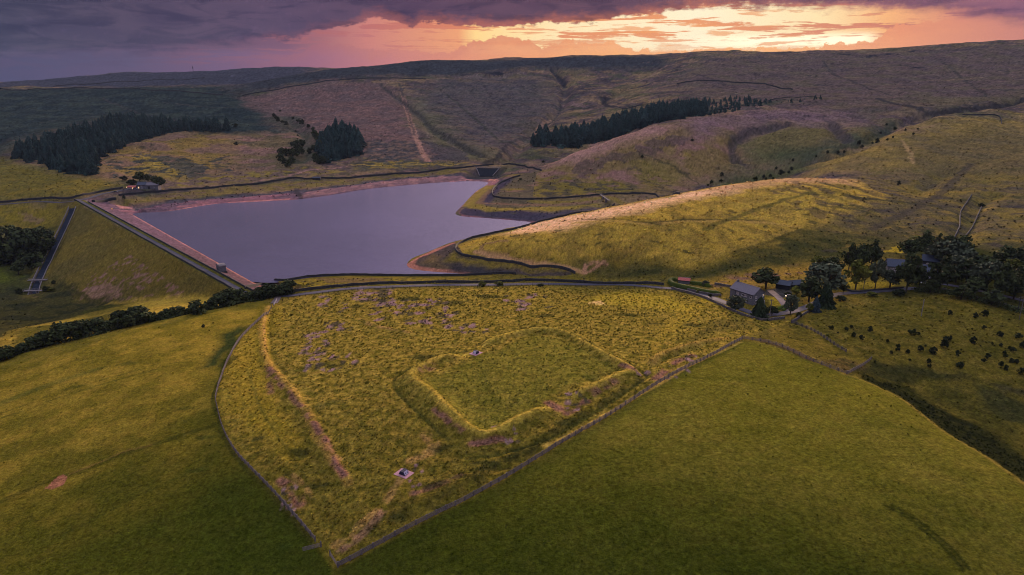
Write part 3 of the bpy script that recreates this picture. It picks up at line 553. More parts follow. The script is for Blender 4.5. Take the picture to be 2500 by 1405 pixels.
stroke([(1560,928),(1500,965),(1430,1008),(1360,1050),(1290,1095),(1200,1140),(1120,1165),(1040,1190)], (60,60,28), 2.2, 0.75, gaps=5); stroke([(1300,1100),(1220,1150),(1100,1190),(1000,1240),(930,1290)], (58,58,28), 5, 0.6, gaps=5)
stroke([(1810,836),(1700,886),(1600,942),(1480,1012),(1400,1058),(1330,1092)], (186,150,66), 1.3, 0.9)
zone([(1430,740),(1480,745),(1470,735)], (206,170,110), 1)
# heather clumps and rush beds
rs = random.Random(5)
for u0, v0, u1, v1, n_, w_, h_ in [(870,705,960,745,26,34,8),(960,730,1100,790,24,30,8),(740,810,800,860,11,26,10),(740,860,870,900,16,30,9),(800,785,860,805,7,26,9),(1100,790,1190,815,9,26,7),(780,720,850,770,8,20,6),(900,745,1000,785,10,26,6),(1230,715,1340,760,10,30,7),(1040,760,1120,800,8,24,7),(690,1180,730,1250,8,16,14),(1000,1120,1030,1200,4,12,6),(1380,950,1430,1010,6,22,8),(1560,860,1700,930,9,18,8),(1200,1040,1280,1090,4,20,6)]:
    for _ in range(int(n_*1.6)): blob(rs.uniform(u0, u1), rs.uniform(v0, v1), w_*.62*rs.uniform(.5, 1.4), h_*rs.uniform(.5, 1.3), (138,108,126) if rs.random() < .55 else (78,70,58), 0.95, 0.0, n_small_*2.2)
for u, v, w_, h_ in [(735,1110,50,24),(775,1185,60,12),(1075,1095,55,16),(1050,870,90,12),(870,750,40,6),(1000,730,60,10),(1100,740,70,12),(1190,725,80,8),(630,1070,30,12),(1690,795,46,12),(1820,735,20,8),(1080,1240,50,16),(965,1270,40,22),(820,890,50,10),(1380,1030,60,14),(1270,1100,80,16),(1180,1135,80,14),(1330,770,60,8),(1540,770,60,8),(1600,790,40,6),(560,880,30,30)]:
    blob(u, v, w_, h_, (58,60,30), 0.75)
for _ in range(60): blob(rs.uniform(1250, 2100), rs.uniform(500, 640), rs.uniform(8, 34), rs.uniform(2, 6), (70,66,42), 0.75)
for _ in range(110): blob(rs.uniform(2000, 2500), rs.uniform(450, 620), rs.uniform(20, 80), rs.uniform(3, 9), rs.choice([(58,54,62),(66,60,52),(54,58,36),(128,106,48)]), 0.6)
for _ in range(70): blob(rs.uniform(250, 1100), rs.uniform(325, 425), rs.uniform(14, 60), rs.uniform(2, 5), rs.choice([(58,58,62),(52,56,48),(120,92,88)]), 0.6)
for _ in range(60): blob(rs.uniform(1230, 1700), rs.uniform(350, 475), rs.uniform(14, 60), rs.uniform(3, 6), rs.choice([(62,56,60),(120,102,42),(132,98,92)]), 0.6)
for _ in range(90): blob(rs.uniform(1500, 2480), rs.uniform(150, 300), rs.uniform(16, 70), rs.uniform(2, 4), rs.choice([(58,54,64),(104,82,84),(64,58,58)]), 0.6)
for u, v, w_, h_ in [(2130,138,70,5),(2170,133,50,4),(2230,126,50,4),(2060,134,40,4),(2240,165,30,3),(1980,185,30,4),(1200,180,110,7)]: blob(u, v, w_, h_, (34,36,50), 0.9)
zone([(1100,188),(1150,184),(1210,190),(1275,178),(1280,182),(1215,196),(1150,192)], (96,84,86), 1, None, 0.8); zone([(1370,255),(1440,258),(1430,264),(1380,264)], (112,88,92), 1, None, 0.7)
# tracks up the hill, stream cuts with crease shade painted dark
stroke([(985,235),(995,275),(1010,320),(1028,365),(1045,395)], (148,110,100), 8, 0.85, 1, 0.2); stroke([(975,205),(985,235),(1000,285),(1012,330)], (54,54,60), 4, 0.7)
stroke([(1370,255),(1360,285),(1300,335),(1255,345),(1215,385),(1180,402)], (52,50,56), 5, 0.7); stroke([(1345,170),(1372,200),(1378,215)], (36,38,50), 12, 0.9); stroke([(1620,195),(1530,220),(1478,245),(1480,258),(1500,262)], (38,38,50), 10, 0.85)
stroke([(1300,340),(1320,310),(1345,295)], (140,110,96), 6, 0.6); stroke([(2500,242),(2400,265),(2280,280),(2250,272),(2140,240)], (44,44,52), 10, 0.85); stroke([(2180,305),(2120,340),(2040,375)], (46,56,48), 10, 0.7)
stroke([(2030,298),(2050,325),(2070,345)], (62,56,66), 12, 0.7); stroke([(1925,300),(1830,322),(1792,350),(1788,385),(1812,402)], (58,54,64), 9, 0.7)
stroke([(2205,345),(2220,370),(2230,400)], (150,122,84), 4, 0.8); stroke([(2055,370),(2180,330),(2300,300)], (134,108,86), 4, 0.5)
stroke([(1560,375),(1640,405),(1700,445)], (60,58,44), 4, 0.7); stroke([(1330,405),(1480,350)], (164,124,116), 8, 0.5); stroke([(560,455),(700,430),(760,415),(850,408)], (150,112,112), 3.0, 0.8); stroke([(860,402),(950,405),(1040,402),(1100,404),(1140,398)], (158,132,60), 4, 0.8)
stroke([(0,213),(300,206),(500,200)], (46,50,64), 10, 0.6); stroke([(250,240),(330,275),(400,290)], (70,64,70), 6, 0.4)
stroke([(1660,270),(1760,262),(1840,255),(1890,248)], (46,58,52), 30, 0.7); stroke([(1900,246),(2000,238)], (62,64,58), 10, 0.6)
zone([(640,285),(720,290),(770,330),(770,390),(700,400),(740,350),(690,310)], (60,66,58), 2, 10, 0.7)
for l_, c_, w__ in (([(930,205),(975,245),(1015,275),(1060,320),(1120,352),(1180,385)], (58,56,58), 7), ([(1180,190),(1330,215),(1372,215)], (60,54,62), 6), ([(1090,230),(1160,290),(1230,350)], (56,58,54), 5), ([(1420,215),(1470,245),(1540,262)], (54,52,60), 6), ([(1690,180),(1760,205),(1850,215)], (60,54,62), 6), ([(2010,150),(2050,190),(2180,235)], (60,56,60), 6), ([(2300,150),(2360,200),(2420,240)], (62,58,58), 6),
    ([(1560,200),(1620,165),(1700,150)], (120,96,90), 6), ([(1900,200),(2050,190),(2200,200),(2400,190)], (112,92,84), 6), ([(400,250),(520,262),(640,262)], (66,66,66), 6), ([(100,300),(220,285),(330,270)], (60,64,62), 5), ([(2080,480),(2250,500),(2400,540)], (60,58,48), 5), ([(2130,560),(2250,500),(2330,440),(2370,400)], (66,60,56), 7), ([(2000,500),(2120,520),(2230,580)], (70,66,46), 4), ([(1720,560),(1880,500),(1990,470)], (92,84,40), 4)): stroke(l_, c_, w__, 0.75)
# the farm's grounds
for p in ([(1700,722),(1780,735),(1776,750),(1720,738)], [(1800,752),(1840,768),(1838,778),(1800,766)], [(1872,728),(1912,724),(1915,742),(1880,748)], [(1912,715),(1932,712),(1930,722),(1914,724)], [(1940,770),(1972,755),(1975,760),(1945,775)], [(2060,690),(2180,685),(2190,706),(2080,708),(2062,700)], [(2160,610),(2200,598),(2210,612),(2160,618)]):
    zone(p, (150,128,22), 1, None, 0.95)
zone([(2140,712),(2250,700),(2310,705),(2290,722),(2160,735)], (74,72,32), 1, 2, 0.9); zone([(2200,590),(2350,600),(2500,640),(2600,720),(2480,770),(2300,712),(2230,712),(2240,640)], (50,54,26), 2, 3, 0.9)  # second zone paints shade under the wood into the ground
zone([(1866,708),(1930,700),(1935,722),(1905,728),(1872,722)], (74,72,84), 1, None, 0.95)

# fine unevenness of the vegetation itself
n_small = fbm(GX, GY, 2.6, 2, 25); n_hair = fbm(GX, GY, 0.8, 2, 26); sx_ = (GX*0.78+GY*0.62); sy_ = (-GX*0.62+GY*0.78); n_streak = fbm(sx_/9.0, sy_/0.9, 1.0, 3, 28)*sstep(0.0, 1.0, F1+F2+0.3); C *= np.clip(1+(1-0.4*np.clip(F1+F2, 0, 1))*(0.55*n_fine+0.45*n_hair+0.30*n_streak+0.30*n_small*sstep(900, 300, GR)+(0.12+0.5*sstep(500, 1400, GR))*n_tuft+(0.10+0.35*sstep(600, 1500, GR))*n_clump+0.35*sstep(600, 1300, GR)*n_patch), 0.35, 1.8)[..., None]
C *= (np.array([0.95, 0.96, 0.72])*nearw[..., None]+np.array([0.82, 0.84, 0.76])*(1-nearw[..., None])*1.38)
vein = fbm(GX*0.8+GY*0.3, GY*1.6, 9, 4, 91); C *= (1+0.14*vein+0.30*sstep(600, 1200, GR)*vein)[..., None]
C[:] = np.clip(C, 0.003, 0.9)
C *= 1-np.clip(F1+F2, 0, 1)[..., None]*np.array([0.09, 0.0, 0.1])
gm = C@np.array([.3,.6,.1]); C[:] = C*0.92+gm[..., None]*0.08
# tussock relief (kept off the water, the dam and the beaches)
rough_k = np.clip(np.where(np.isfinite(sd), sd/12, 1), 0, 1)*(1-near)
big = fbm(GX, GY, 3.2, 3, 101); tus = fbm(GX, GY, 1.3, 2, 111); inF4 = F4*0.6; inF = np.clip(F1+F2, 0, 1)
H = H+rough_k*((0.16+0.06*inF4-0.12*inF)*big+(0.10+0.10*inF4-0.02*inF)*tus+(0.40*(1-0.8*inF)-0.15*F4)*fbm(GX, GY, 11, 3, 121))*sstep(4000, 300, GR)
H = H+rough_k*np.clip(GR/700, 0, 1)*0.9*fbm(GX, GY, 22, 4, 131)
print('painted')
# ------------------------------------------------------------------ materials
def mat(name): m = bpy.data.materials.new(name); m.use_nodes = True; t = NT(m.node_tree); return m, t, t.n['Principled BSDF']
def plain(name, rgb, rough=0.85, var=0.25, scale=1.0, bump=0.0, spec=0.2, metal=0.0, stretch=None):
    m, t, b = mat(name); tc = t.new('ShaderNodeTexCoord'); v = tc.outputs['Object']
    if stretch:
        mp = t.new('ShaderNodeMapping'); mp.inputs['Scale'].default_value = stretch; t.l.new(v, mp.inputs[0]); v = mp.outputs[0]
    n = t.noise(v, scale, 5, 0.6); c = np.array(lin(*rgb))
    t.put(b.inputs['Base Color'], t.mix(t.mr(n, 0.3, 0.7), tuple(c*(1-var)), tuple(np.minimum(c*(1+var), 1))))
    b.inputs['Roughness'].default_value = rough; b.inputs['Specular IOR Level'].default_value = spec; b.inputs['Metallic'].default_value = metal
    if bump:
        bp = t.new('ShaderNodeBump'); bp.inputs['Strength'].default_value = bump; bp.inputs['Distance'].default_value = 0.05
        t.l.new(n, bp.inputs['Height']); t.l.new(bp.outputs[0], b.inputs['Normal'])
    return m
def ground_mat():
    m, t, b = mat('moor_grass'); at = t.new('ShaderNodeAttribute', attribute_name='Col'); geo = t.new('ShaderNodeNewGeometry'); P = geo.outputs['Position']
    n1 = t.noise(P, 1.1, 5, 0.65); n2 = t.noise(P, 0.22, 5, 0.6); n3 = t.noise(P, 3.2, 3, 0.6)
    k = t.m('ADD', t.m('ADD', t.m('MULTIPLY', n1, 2.0), t.m('MULTIPLY', n2, 0.5)), t.m('ADD', t.m('MULTIPLY', n3, 1.4), -0.95))
    cc = t.mix(1.0, at.outputs['Color'], t.comb(k, k, k), 'MULTIPLY'); hue = t.mix(t.mr(n2, 0.4, 0.7), (1.0,1.0,1.0), (1.06,0.97,1.1))
    t.put(b.inputs['Base Color'], t.mix(1.0, cc, hue, 'MULTIPLY')); b.inputs['Roughness'].default_value = 1.0; b.inputs['Specular IOR Level'].default_value = 0.0
    h = t.m('ADD', t.m('ADD', n1, t.m('MULTIPLY', n3, 0.35)), t.m('MULTIPLY', n2, 0.5))
    bp = t.new('ShaderNodeBump'); bp.inputs['Strength'].default_value = 0.9; bp.inputs['Distance'].default_value = 0.55
    t.l.new(h, bp.inputs['Height']); t.l.new(bp.outputs[0], b.inputs['Normal']); return m
M_ground = ground_mat()
def leaf_mat(name, a, b_, sc=0.9):
    m, t, b = mat(name); tc = t.new('ShaderNodeTexCoord'); n = t.noise(tc.outputs['Object'], sc, 4, 0.65); oi = t.new('ShaderNodeObjectInfo')
    c = t.mix(t.mr(n, 0.34, 0.66), lin(*a), lin(*b_)); k = t.m('ADD', 0.75, t.m('MULTIPLY', oi.outputs['Random'], 0.5))
    t.put(b.inputs['Base Color'], t.mix(1.0, c, t.comb(k, k, k), 'MULTIPLY')); b.inputs['Roughness'].default_value = 0.9; b.inputs['Specular IOR Level'].default_value = 0.08; return m
M_conif = leaf_mat('spruce_needles', (30,46,54), (66,92,92)); M_oak = leaf_mat('dark_leaves', (46,54,38), (76,84,52)); M_fir = leaf_mat('fir_needles', (38,50,38), (66,78,54)); M_olive = leaf_mat('olive_leaves', (74,80,36), (112,110,46))
M_grey = leaf_mat('grey_leaves', (58,66,58), (92,98,78)); M_blue = leaf_mat('blue_needles', (52,66,78), (78,94,104)); M_hedge = leaf_mat('hedge_leaves', (48,60,22), (74,86,30), 2); M_gorse = leaf_mat('gorse', (34,42,28), (60,66,38), 1.6)
M_bark = plain('bark', (66,58,54), 0.95, 0.3, 3, 0.4)
M_stone = plain('drystone', (92,86,92), 0.95, 0.45, 1.6, 0.9); M_dstone = plain('dark_drystone', (58,58,66), 0.95, 0.45, 1.6, 0.9)
M_wood = plain('weathered_timber', (104,96,106), 0.85, 0.25, 2.5, 0.3); M_asph = plain('asphalt', (72,70,88), 0.9, 0.18, 0.35); M_gravel = plain('gravel', (112,98,104), 0.95, 0.2, 0.6)
M_conc = plain('concrete', (120,112,122), 0.85, 0.2, 0.5); M_path = plain('earth_path', (150,112,96), 0.95, 0.2, 0.5)
M_slate = plain('slate', (110,104,122), 0.7, 0.25, 3.0, 0.5, 0.3, stretch=(1,1,3)); M_slate2 = plain('dark_slate', (58,66,92), 0.65, 0.2, 3.0, 0.4, 0.3); M_pinkroof = plain('red_tiles', (176,96,96), 0.85, 0.2, 1.5, 0.3)
M_wall = plain('gritstone', (104,104,118), 0.95, 0.3, 2.2, 0.7); M_render = plain('pale_render', (150,146,160), 0.9, 0.1, 1.5); M_white = plain('white_paint', (205,198,212), 0.6, 0.05, 2); M_glass = plain('window_glass', (30,34,48), 0.15, 0.1, 1, 0, 0.6)
M_dark = plain('dark_timber', (40,42,52), 0.8, 0.2, 2); M_metal = plain('galvanised_steel', (150,146,168), 0.5, 0.15, 2, 0, 0.5, 0.3); M_net = plain('wire_netting', (84,80,92), 0.8, 0.2, 3)
def glow(name, rgb, k):
    m, t, b = mat(name); t.put(b.inputs['Emission Color'], lin(*rgb)); b.inputs['Emission Strength'].default_value = k; t.put(b.inputs['Base Color'], lin(*rgb)); return m
M_lit = glow('lit_window', (255,196,130), 1.2); M_lamp = glow('lamp_glow', (255,214,150), 2.5)
def water_mat():
    m, t, b = mat('reservoir_water'); geo = t.new('ShaderNodeNewGeometry'); P = geo.outputs['Position']
    n = t.noise(P, 0.009, 4, 0.5); t.put(b.inputs['Base Color'], t.mix(t.mr(n, 0.3, 0.7), lin(60,55,84), lin(72,65,98)))
    b.inputs['Roughness'].default_value = 0.10; b.inputs['IOR'].default_value = 1.33; b.inputs['Specular IOR Level'].default_value = 0.5
    mp = t.new('ShaderNodeMapping'); mp.inputs['Scale'].default_value = (0.35, 0.9, 1); mp.inputs['Rotation'].default_value = (0, 0, 0.25); t.l.new(P, mp.inputs[0])
    w = t.noise(mp.outputs[0], 0.9, 5, 0.6); bp = t.new('ShaderNodeBump'); bp.inputs['Strength'].default_value = 0.7; bp.inputs['Distance'].default_value = 0.35
    t.l.new(w, bp.inputs['Height']); t.l.new(bp.outputs[0], b.inputs['Normal']); return m
M_water = water_mat()

# ------------------------------------------------------------------ object helpers
def link(o, parent=None):
    scene.collection.objects.link(o)
    if parent is not None: o.parent = parent
    return o
def tag(o, label=None, cat=None, group=None, kind=None):
    for k, v in (('label', label), ('category', cat), ('group', group), ('kind', kind)):
        if v: o[k] = v
    return o
def mesh_obj(name, verts, faces, material, parent=None, smooth=False, mats=None, fm=None):
    me = bpy.data.meshes.new(name); me.from_pydata([tuple(map(float, v)) for v in verts], [], [tuple(map(int, f)) for f in faces])
    for m_ in (mats or [material]): me.materials.append(m_)
    if fm is not None: me.polygons.foreach_set('material_index', fm)
    if smooth: me.shade_smooth()
    me.update(); return link(bpy.data.objects.new(name, me), parent)
def empty(name, loc=(0, 0, 0), rz=0.0):
    o = link(bpy.data.objects.new(name, None)); o.location = loc; o.rotation_euler = (0, 0, rz); o.empty_display_size = 0.5; return o
class MB:
    def __init__(s): s.v = []; s.f = []
    def box(s, x0, x1, y0, y1, z0, z1):
        n = len(s.v); s.v += [(x, y, z) for z in (z0, z1) for x, y in ((x0, y0), (x1, y0), (x1, y1), (x0, y1))]
        s.f += [(n, n+3, n+2, n+1), (n+4, n+5, n+6, n+7)]+[(n+i, n+(i+1) % 4, n+4+(i+1) % 4, n+4+i) for i in range(4)]; return s
    def bar(s, a, b, w, h=None, sides=4):
        a, b = Vector(a), Vector(b); d = (b-a).normalized(); up = Vector((0, 0, 1)) if abs(d.z) < 0.95 else Vector((1, 0, 0))
        x = d.cross(up).normalized(); y = x.cross(d); h = h or w; n = len(s.v)
        for p in (a, b):
            for i in range(sides):
                t = 2*math.pi*(i+0.5)/sides; k = 1/math.cos(math.pi/sides) if sides == 4 else 1
                s.v.append(tuple(p+x*math.cos(t)*w/2*k+y*math.sin(t)*h/2*k))
        s.f += [(n+i, n+(i+1) % sides, n+sides+(i+1) % sides, n+sides+i) for i in range(sides)]+[tuple(n+i for i in range(sides))[::-1], tuple(n+sides+i for i in range(sides))]; return s
    def tri_prism(s, pts, y0, y1):      # profile in xz, extruded along y
        n = len(s.v); k = len(pts); s.v += [(x, y0, z) for x, z in pts]+[(x, y1, z) for x, z in pts]
        s.f += [tuple(range(n, n+k)), tuple(range(n+k, n+2*k))[::-1]]+[(n+i, n+k+i, n+k+(i+1) % k, n+(i+1) % k) for i in range(k)]; return s
    def build(s, name, m_, parent=None, smooth=False): return mesh_obj(name, s.v, s.f, m_, parent, smooth)

# ------------------------------------------------------------------ roads: flatten the bed, then lay the surface on it
def road(name, pts, width, m_, label=None, raw=False, lift=0.10, zfix=None, kind='structure', extra=None):
    global H
    l = np.array(pts) if raw else smooth_line(WL(pts), 4.0)
    z = h_at(l[:, 0], l[:, 1]) if zfix is None else zfix
    if zfix is None:
        k = np.ones(7)/7; z = np.convolve(np.pad(z, 3, mode='edge'), k, 'valid')
    D, T, _ = line_dist(l, GX, GY, width/2+7)
    seg = np.r_[0, np.cumsum(np.linalg.norm(np.diff(l, axis=0), axis=1))]
    zz = np.interp(T, seg, z); w_ = np.where(np.isfinite(D), 1-sstep(width/2+1.0, width/2+6, D), 0); H = H*(1-w_)+zz*w_
    roads.append((name, l, z, width, m_, lift, kind, label)); return l
roads = []
def lay_roads():
    for name, l, z, width, m_, lift, kind, label in roads:
        d = np.gradient(l, axis=0); d /= np.maximum(np.linalg.norm(d, axis=1), 1e-6)[:, None]; n = np.c_[d[:, 1], -d[:, 0]]; v = []; f = []
        for i in range(len(l)):
            for q in (-0.5, -0.17, 0.17, 0.5):
                p = l[i]+n[i]*width*q; v.append((p[0], p[1], max(z[i], float(h_at(p[0], p[1])))+lift+math.hypot(*l[i])*0.0002+0.05*(1-4*q*q)))
        for i in range(len(l)-1):
            for j in range(3): a = i*4+j; f.append((a, a+4, a+5, a+1))
        o = mesh_obj(name, v, f, m_, smooth=True); tag(o, kind=kind)
dam_line = np.array([dam_pt(t, -0.6) for t in np.linspace(-16, DL+4, 60)])
R_dam = road('dam_road', dam_line, 3.6, M_asph, raw=True, zfix=np.full(60, -18.9))
R_west = road('road', [(-120,503),(0,500),(100,493),(190,488),(250,474),(300,465),(352,459)], 5.0, M_asph)
R_lane = road('lane', [(600,722),(660,724),(700,722),(760,716),(850,706),(960,700),(1100,697),(1250,695),(1400,696),(1500,698),(1600,701),(1680,711),(1745,729),(1800,751),(1850,766),(1900,768),(1950,757),(1990,742),(2035,722),(2075,717),(2150,712),(2240,704)], 4.2, M_asph)
R_gate = road('track', [(668,740),(676,732),(680,724)], 3.5, M_gravel)
R_drive = road('driveway', [(1925,763),(1915,745),(1900,726),(1880,712)], 3.6, M_gravel)
R_east = road('lane_beyond_trees', [(2300,694),(2400,712),(2500,735),(2620,765)], 4.0, M_asph)
# level pads under the buildings
def pad(p, r, z=None):
    global H
    z = float(h_at(*p)) if z is None else z; d = np.hypot(GX-p[0], GY-p[1]); w_ = 1-sstep(r, r+6, d); H = H*(1-w_)+z*w_; return z
FA = [Pz(1781,728,-9.3), Pz(1837,746,-9.2), Pz(1866,738,-9.3)]
farm_c = ((FA[0][0]+FA[2][0])/2, (FA[0][1]+FA[2][1])/2); farm_z = pad(farm_c, 11, -9.3)
gar_c = W(1915, 706); gar_z = pad(gar_c, 9); shed_c = W(1669, 693); shed_z = pad(shed_c, 4)
man_c = W(2205, 668); man_z = pad(man_c, 18); barn_c = W(2270, 656); barn_z = pad(barn_c, 7)
ff_c = W(350, 461); ff_z = pad(ff_c, 14)
# channel cut
D, T, _ = line_dist(chan, GX, GY, 9); seg = np.r_[0, np.cumsum(np.linalg.norm(np.diff(chan, axis=0), axis=1))]
zc = np.interp(T, seg, chz); H = np.where(D < 2.6, zc-1.8, np.where(np.isfinite(D), H*sstep(4, 9, D)+zc*(1-sstep(4, 9, D)), H))
for uv in [(1162,862),(986,1156)]: pad(W(*uv), 3.0)

# basin cut below the inflow weir
w0_ = np.array(W(1163, 412)); w1_ = np.array(W(1219, 410)); WLN = float(np.linalg.norm(w1_-w0_)); wx_ = (w1_-w0_)/WLN; wy_ = np.array([-wx_[1], wx_[0]]); WZ = float(h_at(*((w0_+w1_)/2)))
lx = (GX-w0_[0])*wx_[0]+(GY-w0_[1])*wx_[1]; ly = (GX-w0_[0])*wy_[0]+(GY-w0_[1])*wy_[1]
dep = np.clip(-ly/20.0, 0, 1); side = sstep(-14, 2, lx)*(1-sstep(WLN-2, WLN+14, lx)); kk = side*sstep(2.0, -1.0, ly)*sstep(-75, -50, ly)
H = H*(1-kk)+np.minimum(H, WZ-1.2+(-26.5-WZ)*dep)*kk; PIT = kk*(ly < 0)
C[:] = C*(1-0.7*PIT[..., None])+c3((50,52,66))*0.7*PIT[..., None]
# ------------------------------------------------------------------ ground and water meshes
nr, nc = H.shape
me = bpy.data.meshes.new('ground'); co = np.stack([GX, GY, H], -1).reshape(-1, 3).astype(np.float32)
i = np.arange(nr-1)[:, None]; j = np.arange(nc)[None]; j2 = (j+1) % nc
q = np.stack([i*nc+j, (i+1)*nc+j, (i+1)*nc+j2, i*nc+j2], -1).reshape(-1, 4).astype(np.int32)
me.vertices.add(len(co)); me.vertices.foreach_set('co', co.ravel()); me.loops.add(q.size); me.loops.foreach_set('vertex_index', q.ravel())
me.polygons.add(len(q)); me.polygons.foreach_set('loop_start', np.arange(0, q.size, 4, dtype=np.int32)); me.update(calc_edges=True); me.validate()
ca = me.color_attributes.new('Col', 'FLOAT_COLOR', 'POINT'); ca.data.foreach_set('color', np.concatenate([C, np.ones(C.shape[:2]+(1,))], -1).reshape(-1).astype(np.float32))
me.materials.append(M_ground); me.shade_smooth(); ground = link(bpy.data.objects.new('ground', me)); tag(ground, kind='structure')
def grow(poly, r):
    P = np.array(poly); n = len(P); area = 0.5*np.sum(P[:, 0]*np.roll(P[:, 1], -1)-np.roll(P[:, 0], -1)*P[:, 1]); s = 1 if area > 0 else -1
    d = np.roll(P, -1, 0)-np.roll(P, 1, 0); nn = np.c_[d[:, 1], -d[:, 0]]*s; nn /= np.maximum(np.linalg.norm(nn, axis=1), 1e-6)[:, None]; return P+nn*r
wp = grow(shore_s, 2.5); bm = bmesh.new(); vs = [bm.verts.new((p[0], p[1], WATER_Z)) for p in wp]; f = bm.faces.new(vs); f.normal_update()
if f.normal.z < 0: f.normal_flip()
bmesh.ops.triangulate(bm, faces=bm.faces[:]); wm = bpy.data.meshes.new('water'); bm.to_mesh(wm); bm.free(); wm.materials.append(M_water)
tag(link(bpy.data.objects.new('water', wm)), kind='structure')
lay_roads()
# stream water standing in the spillway
v = []; f = []
for k in range(len(chan)):
    a = chan[min(k+1, len(chan)-1)]-chan[max(k-1, 0)]; a /= np.linalg.norm(a); n = np.array([a[1], -a[0]])
    for s_ in (-2.3, 2.3): p = chan[k]+n*s_; v.append((p[0], p[1], chz[k]-1.2))
for k in range(len(chan)-1): f.append((2*k, 2*k+2, 2*k+3, 2*k+1))
tag(mesh_obj('spillway_water', v, f, plain('wet_channel', (34,40,58), .95, .3, .3, 0, .05)), kind='structure')

# ------------------------------------------------------------------ dry-stone walls and fences
def drape(pts, step=3.0, raw=False): return np.array(pts) if raw else smooth_line(WL(pts), step)
def stone_wall(pts, h, w_, m_, label, raw=False, cope=True, seed=0, name='stone_wall', cat='wall', zs=None, group=None):
    l = drape(pts, raw=raw); r_ = random.Random(seed); d = np.gradient(l, axis=0); d /= np.maximum(np.linalg.norm(d, axis=1), 1e-6)[:, None]; n = np.c_[d[:, 1], -d[:, 0]]
    v = []; f = []
    for k in range(len(l)):
        z = float(h_at(*l[k])) if zs is None else zs[k]; hh = h*(1+r_.uniform(-.10, .10)); ww = w_*(1+r_.uniform(-.1, .1)); off = n[k]*r_.uniform(-.08, .08)
        for s_, zz in ((-.5, -0.7), (-.42, hh*0.9), (-.2, hh), (.2, hh), (.42, hh*0.9), (.5, -0.7)):
            p = l[k]+off+n[k]*s_*ww; v.append((p[0], p[1], z+zz))
    for k in range(len(l)-1):
        for a in range(5): i0 = k*6+a; f.append((i0, i0+1, i0+7, i0+6))
    f += [(5, 4, 3, 2, 1, 0), tuple((len(l)-1)*6+a for a in range(6))]
    o = mesh_obj(name, v, f, m_); tag(o, label, cat, group); return o
SW = stone_wall
SW([(-120,499),(0,496),(60,490),(130,485),(185,482),(240,471),(300,460)], 1.9, .8, M_dstone, 'dark stone wall along the far side of the road left of the reservoir', seed=1)
SW([(290,479),(400,469),(500,462),(600,453),(690,441),(725,436),(748,439),(765,437),(830,437),(900,432),(1000,425),(1100,413),(1160,408),(1190,405),(1240,402),(1290,411),(1322,418)], 2.2, .9, M_dstone, 'long dark stone wall running above the far shore of the reservoir', seed=2)
SW([(1270,430),(1240,440),(1215,452),(1203,466),(1205,480),(1230,486),(1300,488),(1360,485),(1450,478),(1520,475),(1600,477),(1660,475)], 1.9, .9, M_dstone, 'dark stone wall rounding the foot of the middle hill beyond the inlet', seed=3)
SW([(1500,500),(1400,523),(1300,549),(1240,564),(1170,578),(1130,592),(1113,605),(1122,621),(1180,634),(1260,644),(1330,652),(1380,659),(1404,669)], 1.7, .8, M_dstone, 'dark stone wall looping round the tip of the sunlit grassy spur', seed=4)
SW([(598,706),(650,697),(700,686),(750,678),(850,673),(1000,675),(1130,674),(1260,671)], 1.5, .7, M_dstone, 'low dark stone wall along the near bank of the reservoir', seed=5)
SW([(712,715),(760,708),(850,699),(960,693),(1100,691),(1250,689),(1400,690),(1550,694),(1620,697)], 1.6, .7, M_dstone, 'dark stone wall along the lane above the fort field', seed=6)
SW([dam_pt(t, -2.8) for t in np.linspace(-18, DL+6, 90)], 1.3, .6, M_dstone, 'dark stone parapet on the grassy side of the dam road', raw=True, zs=[-19]*90, seed=7)
SW([dam_pt(t, 4.0) for t in np.linspace(-4, DL-20, 90)], 1.2, .6, M_dstone, 'dark stone parapet on the water side of the dam road', raw=True, zs=[-19]*90, seed=8)
for k, (pts, lab) in enumerate([
    ([(0,218),(120,219),(230,217),(370,222),(470,227),(545,233)], 'faint dark wall crossing the upper left hillside'), ([(592,235),(650,224),(700,214),(800,198),(900,192),(1040,194)], 'dark wall climbing the hillside under the central skyline'),
    ([(130,212),(250,204),(360,197),(500,191)], 'thin dark wall close under the left skyline'), ([(1652,206),(1720,198),(1850,205),(1935,220)], 'broken dark wall on the moor above the scattered conifers'),
    ([(2350,281),(2400,281),(2440,286),(2446,304)], 'angled wall corner on the right hillside'), ([(2372,478),(2346,518),(2342,556),(2325,590)], 'thin wall running down the right slope above the farm trees'), ([(2396,508),(2372,560),(2345,592)], 'thin wall beside the stream on the right slope'),
    ([(1490,262),(1530,266),(1560,258)], 'short dark wall above the plantation on the middle hill'), ([(1665,276),(1800,262),(1890,243),(1990,236)], 'faint dark wall along the lower side of the scattered conifers')]):
    SW(pts, 2.4 if k < 4 else 1.4, .9, M_dstone, lab, seed=20+k, group='field walls on the hillsides')
SW([(1634,690),(1650,699),(1700,715),(1760,724)], 1.3, .7, M_stone, 'stone wall below the clipped hedge by the red roofed shed', seed=30)
SW([(1640,705),(1700,722),(1740,738),(1781,757),(1820,773),(1858,783),(1880,783),(1915,778)], 1.2, .6, M_stone, 'pale stone wall in front of the farmhouse garden', seed=31)
SW([(1985,757),(1960,771),(1945,782),(1932,789)], 1.3, .6, M_stone, 'stone wall between the farm lane and the pasture', seed=32)
SW([(2060,705),(2080,714),(2130,711),(2180,707),(2205,704)], 1.0, .6, M_dstone, 'low wall at the lane below the lawn with trees', seed=33)
SW([(2300,708),(2370,725),(2430,742),(2520,762)], 1.1, .6, M_stone, 'pale stone wall along the top of the right pasture', seed=34)
SW([(1745,695),(1783,702)], 1.2, .6, M_stone, 'short garden wall behind the farmhouse', seed=35)
SW([(228,494),(262,490),(282,487)], 2.2, 3.0, M_dark, 'low dark stone overflow weir beside the dam end', seed=36, name='overflow_weir', cat='weir')
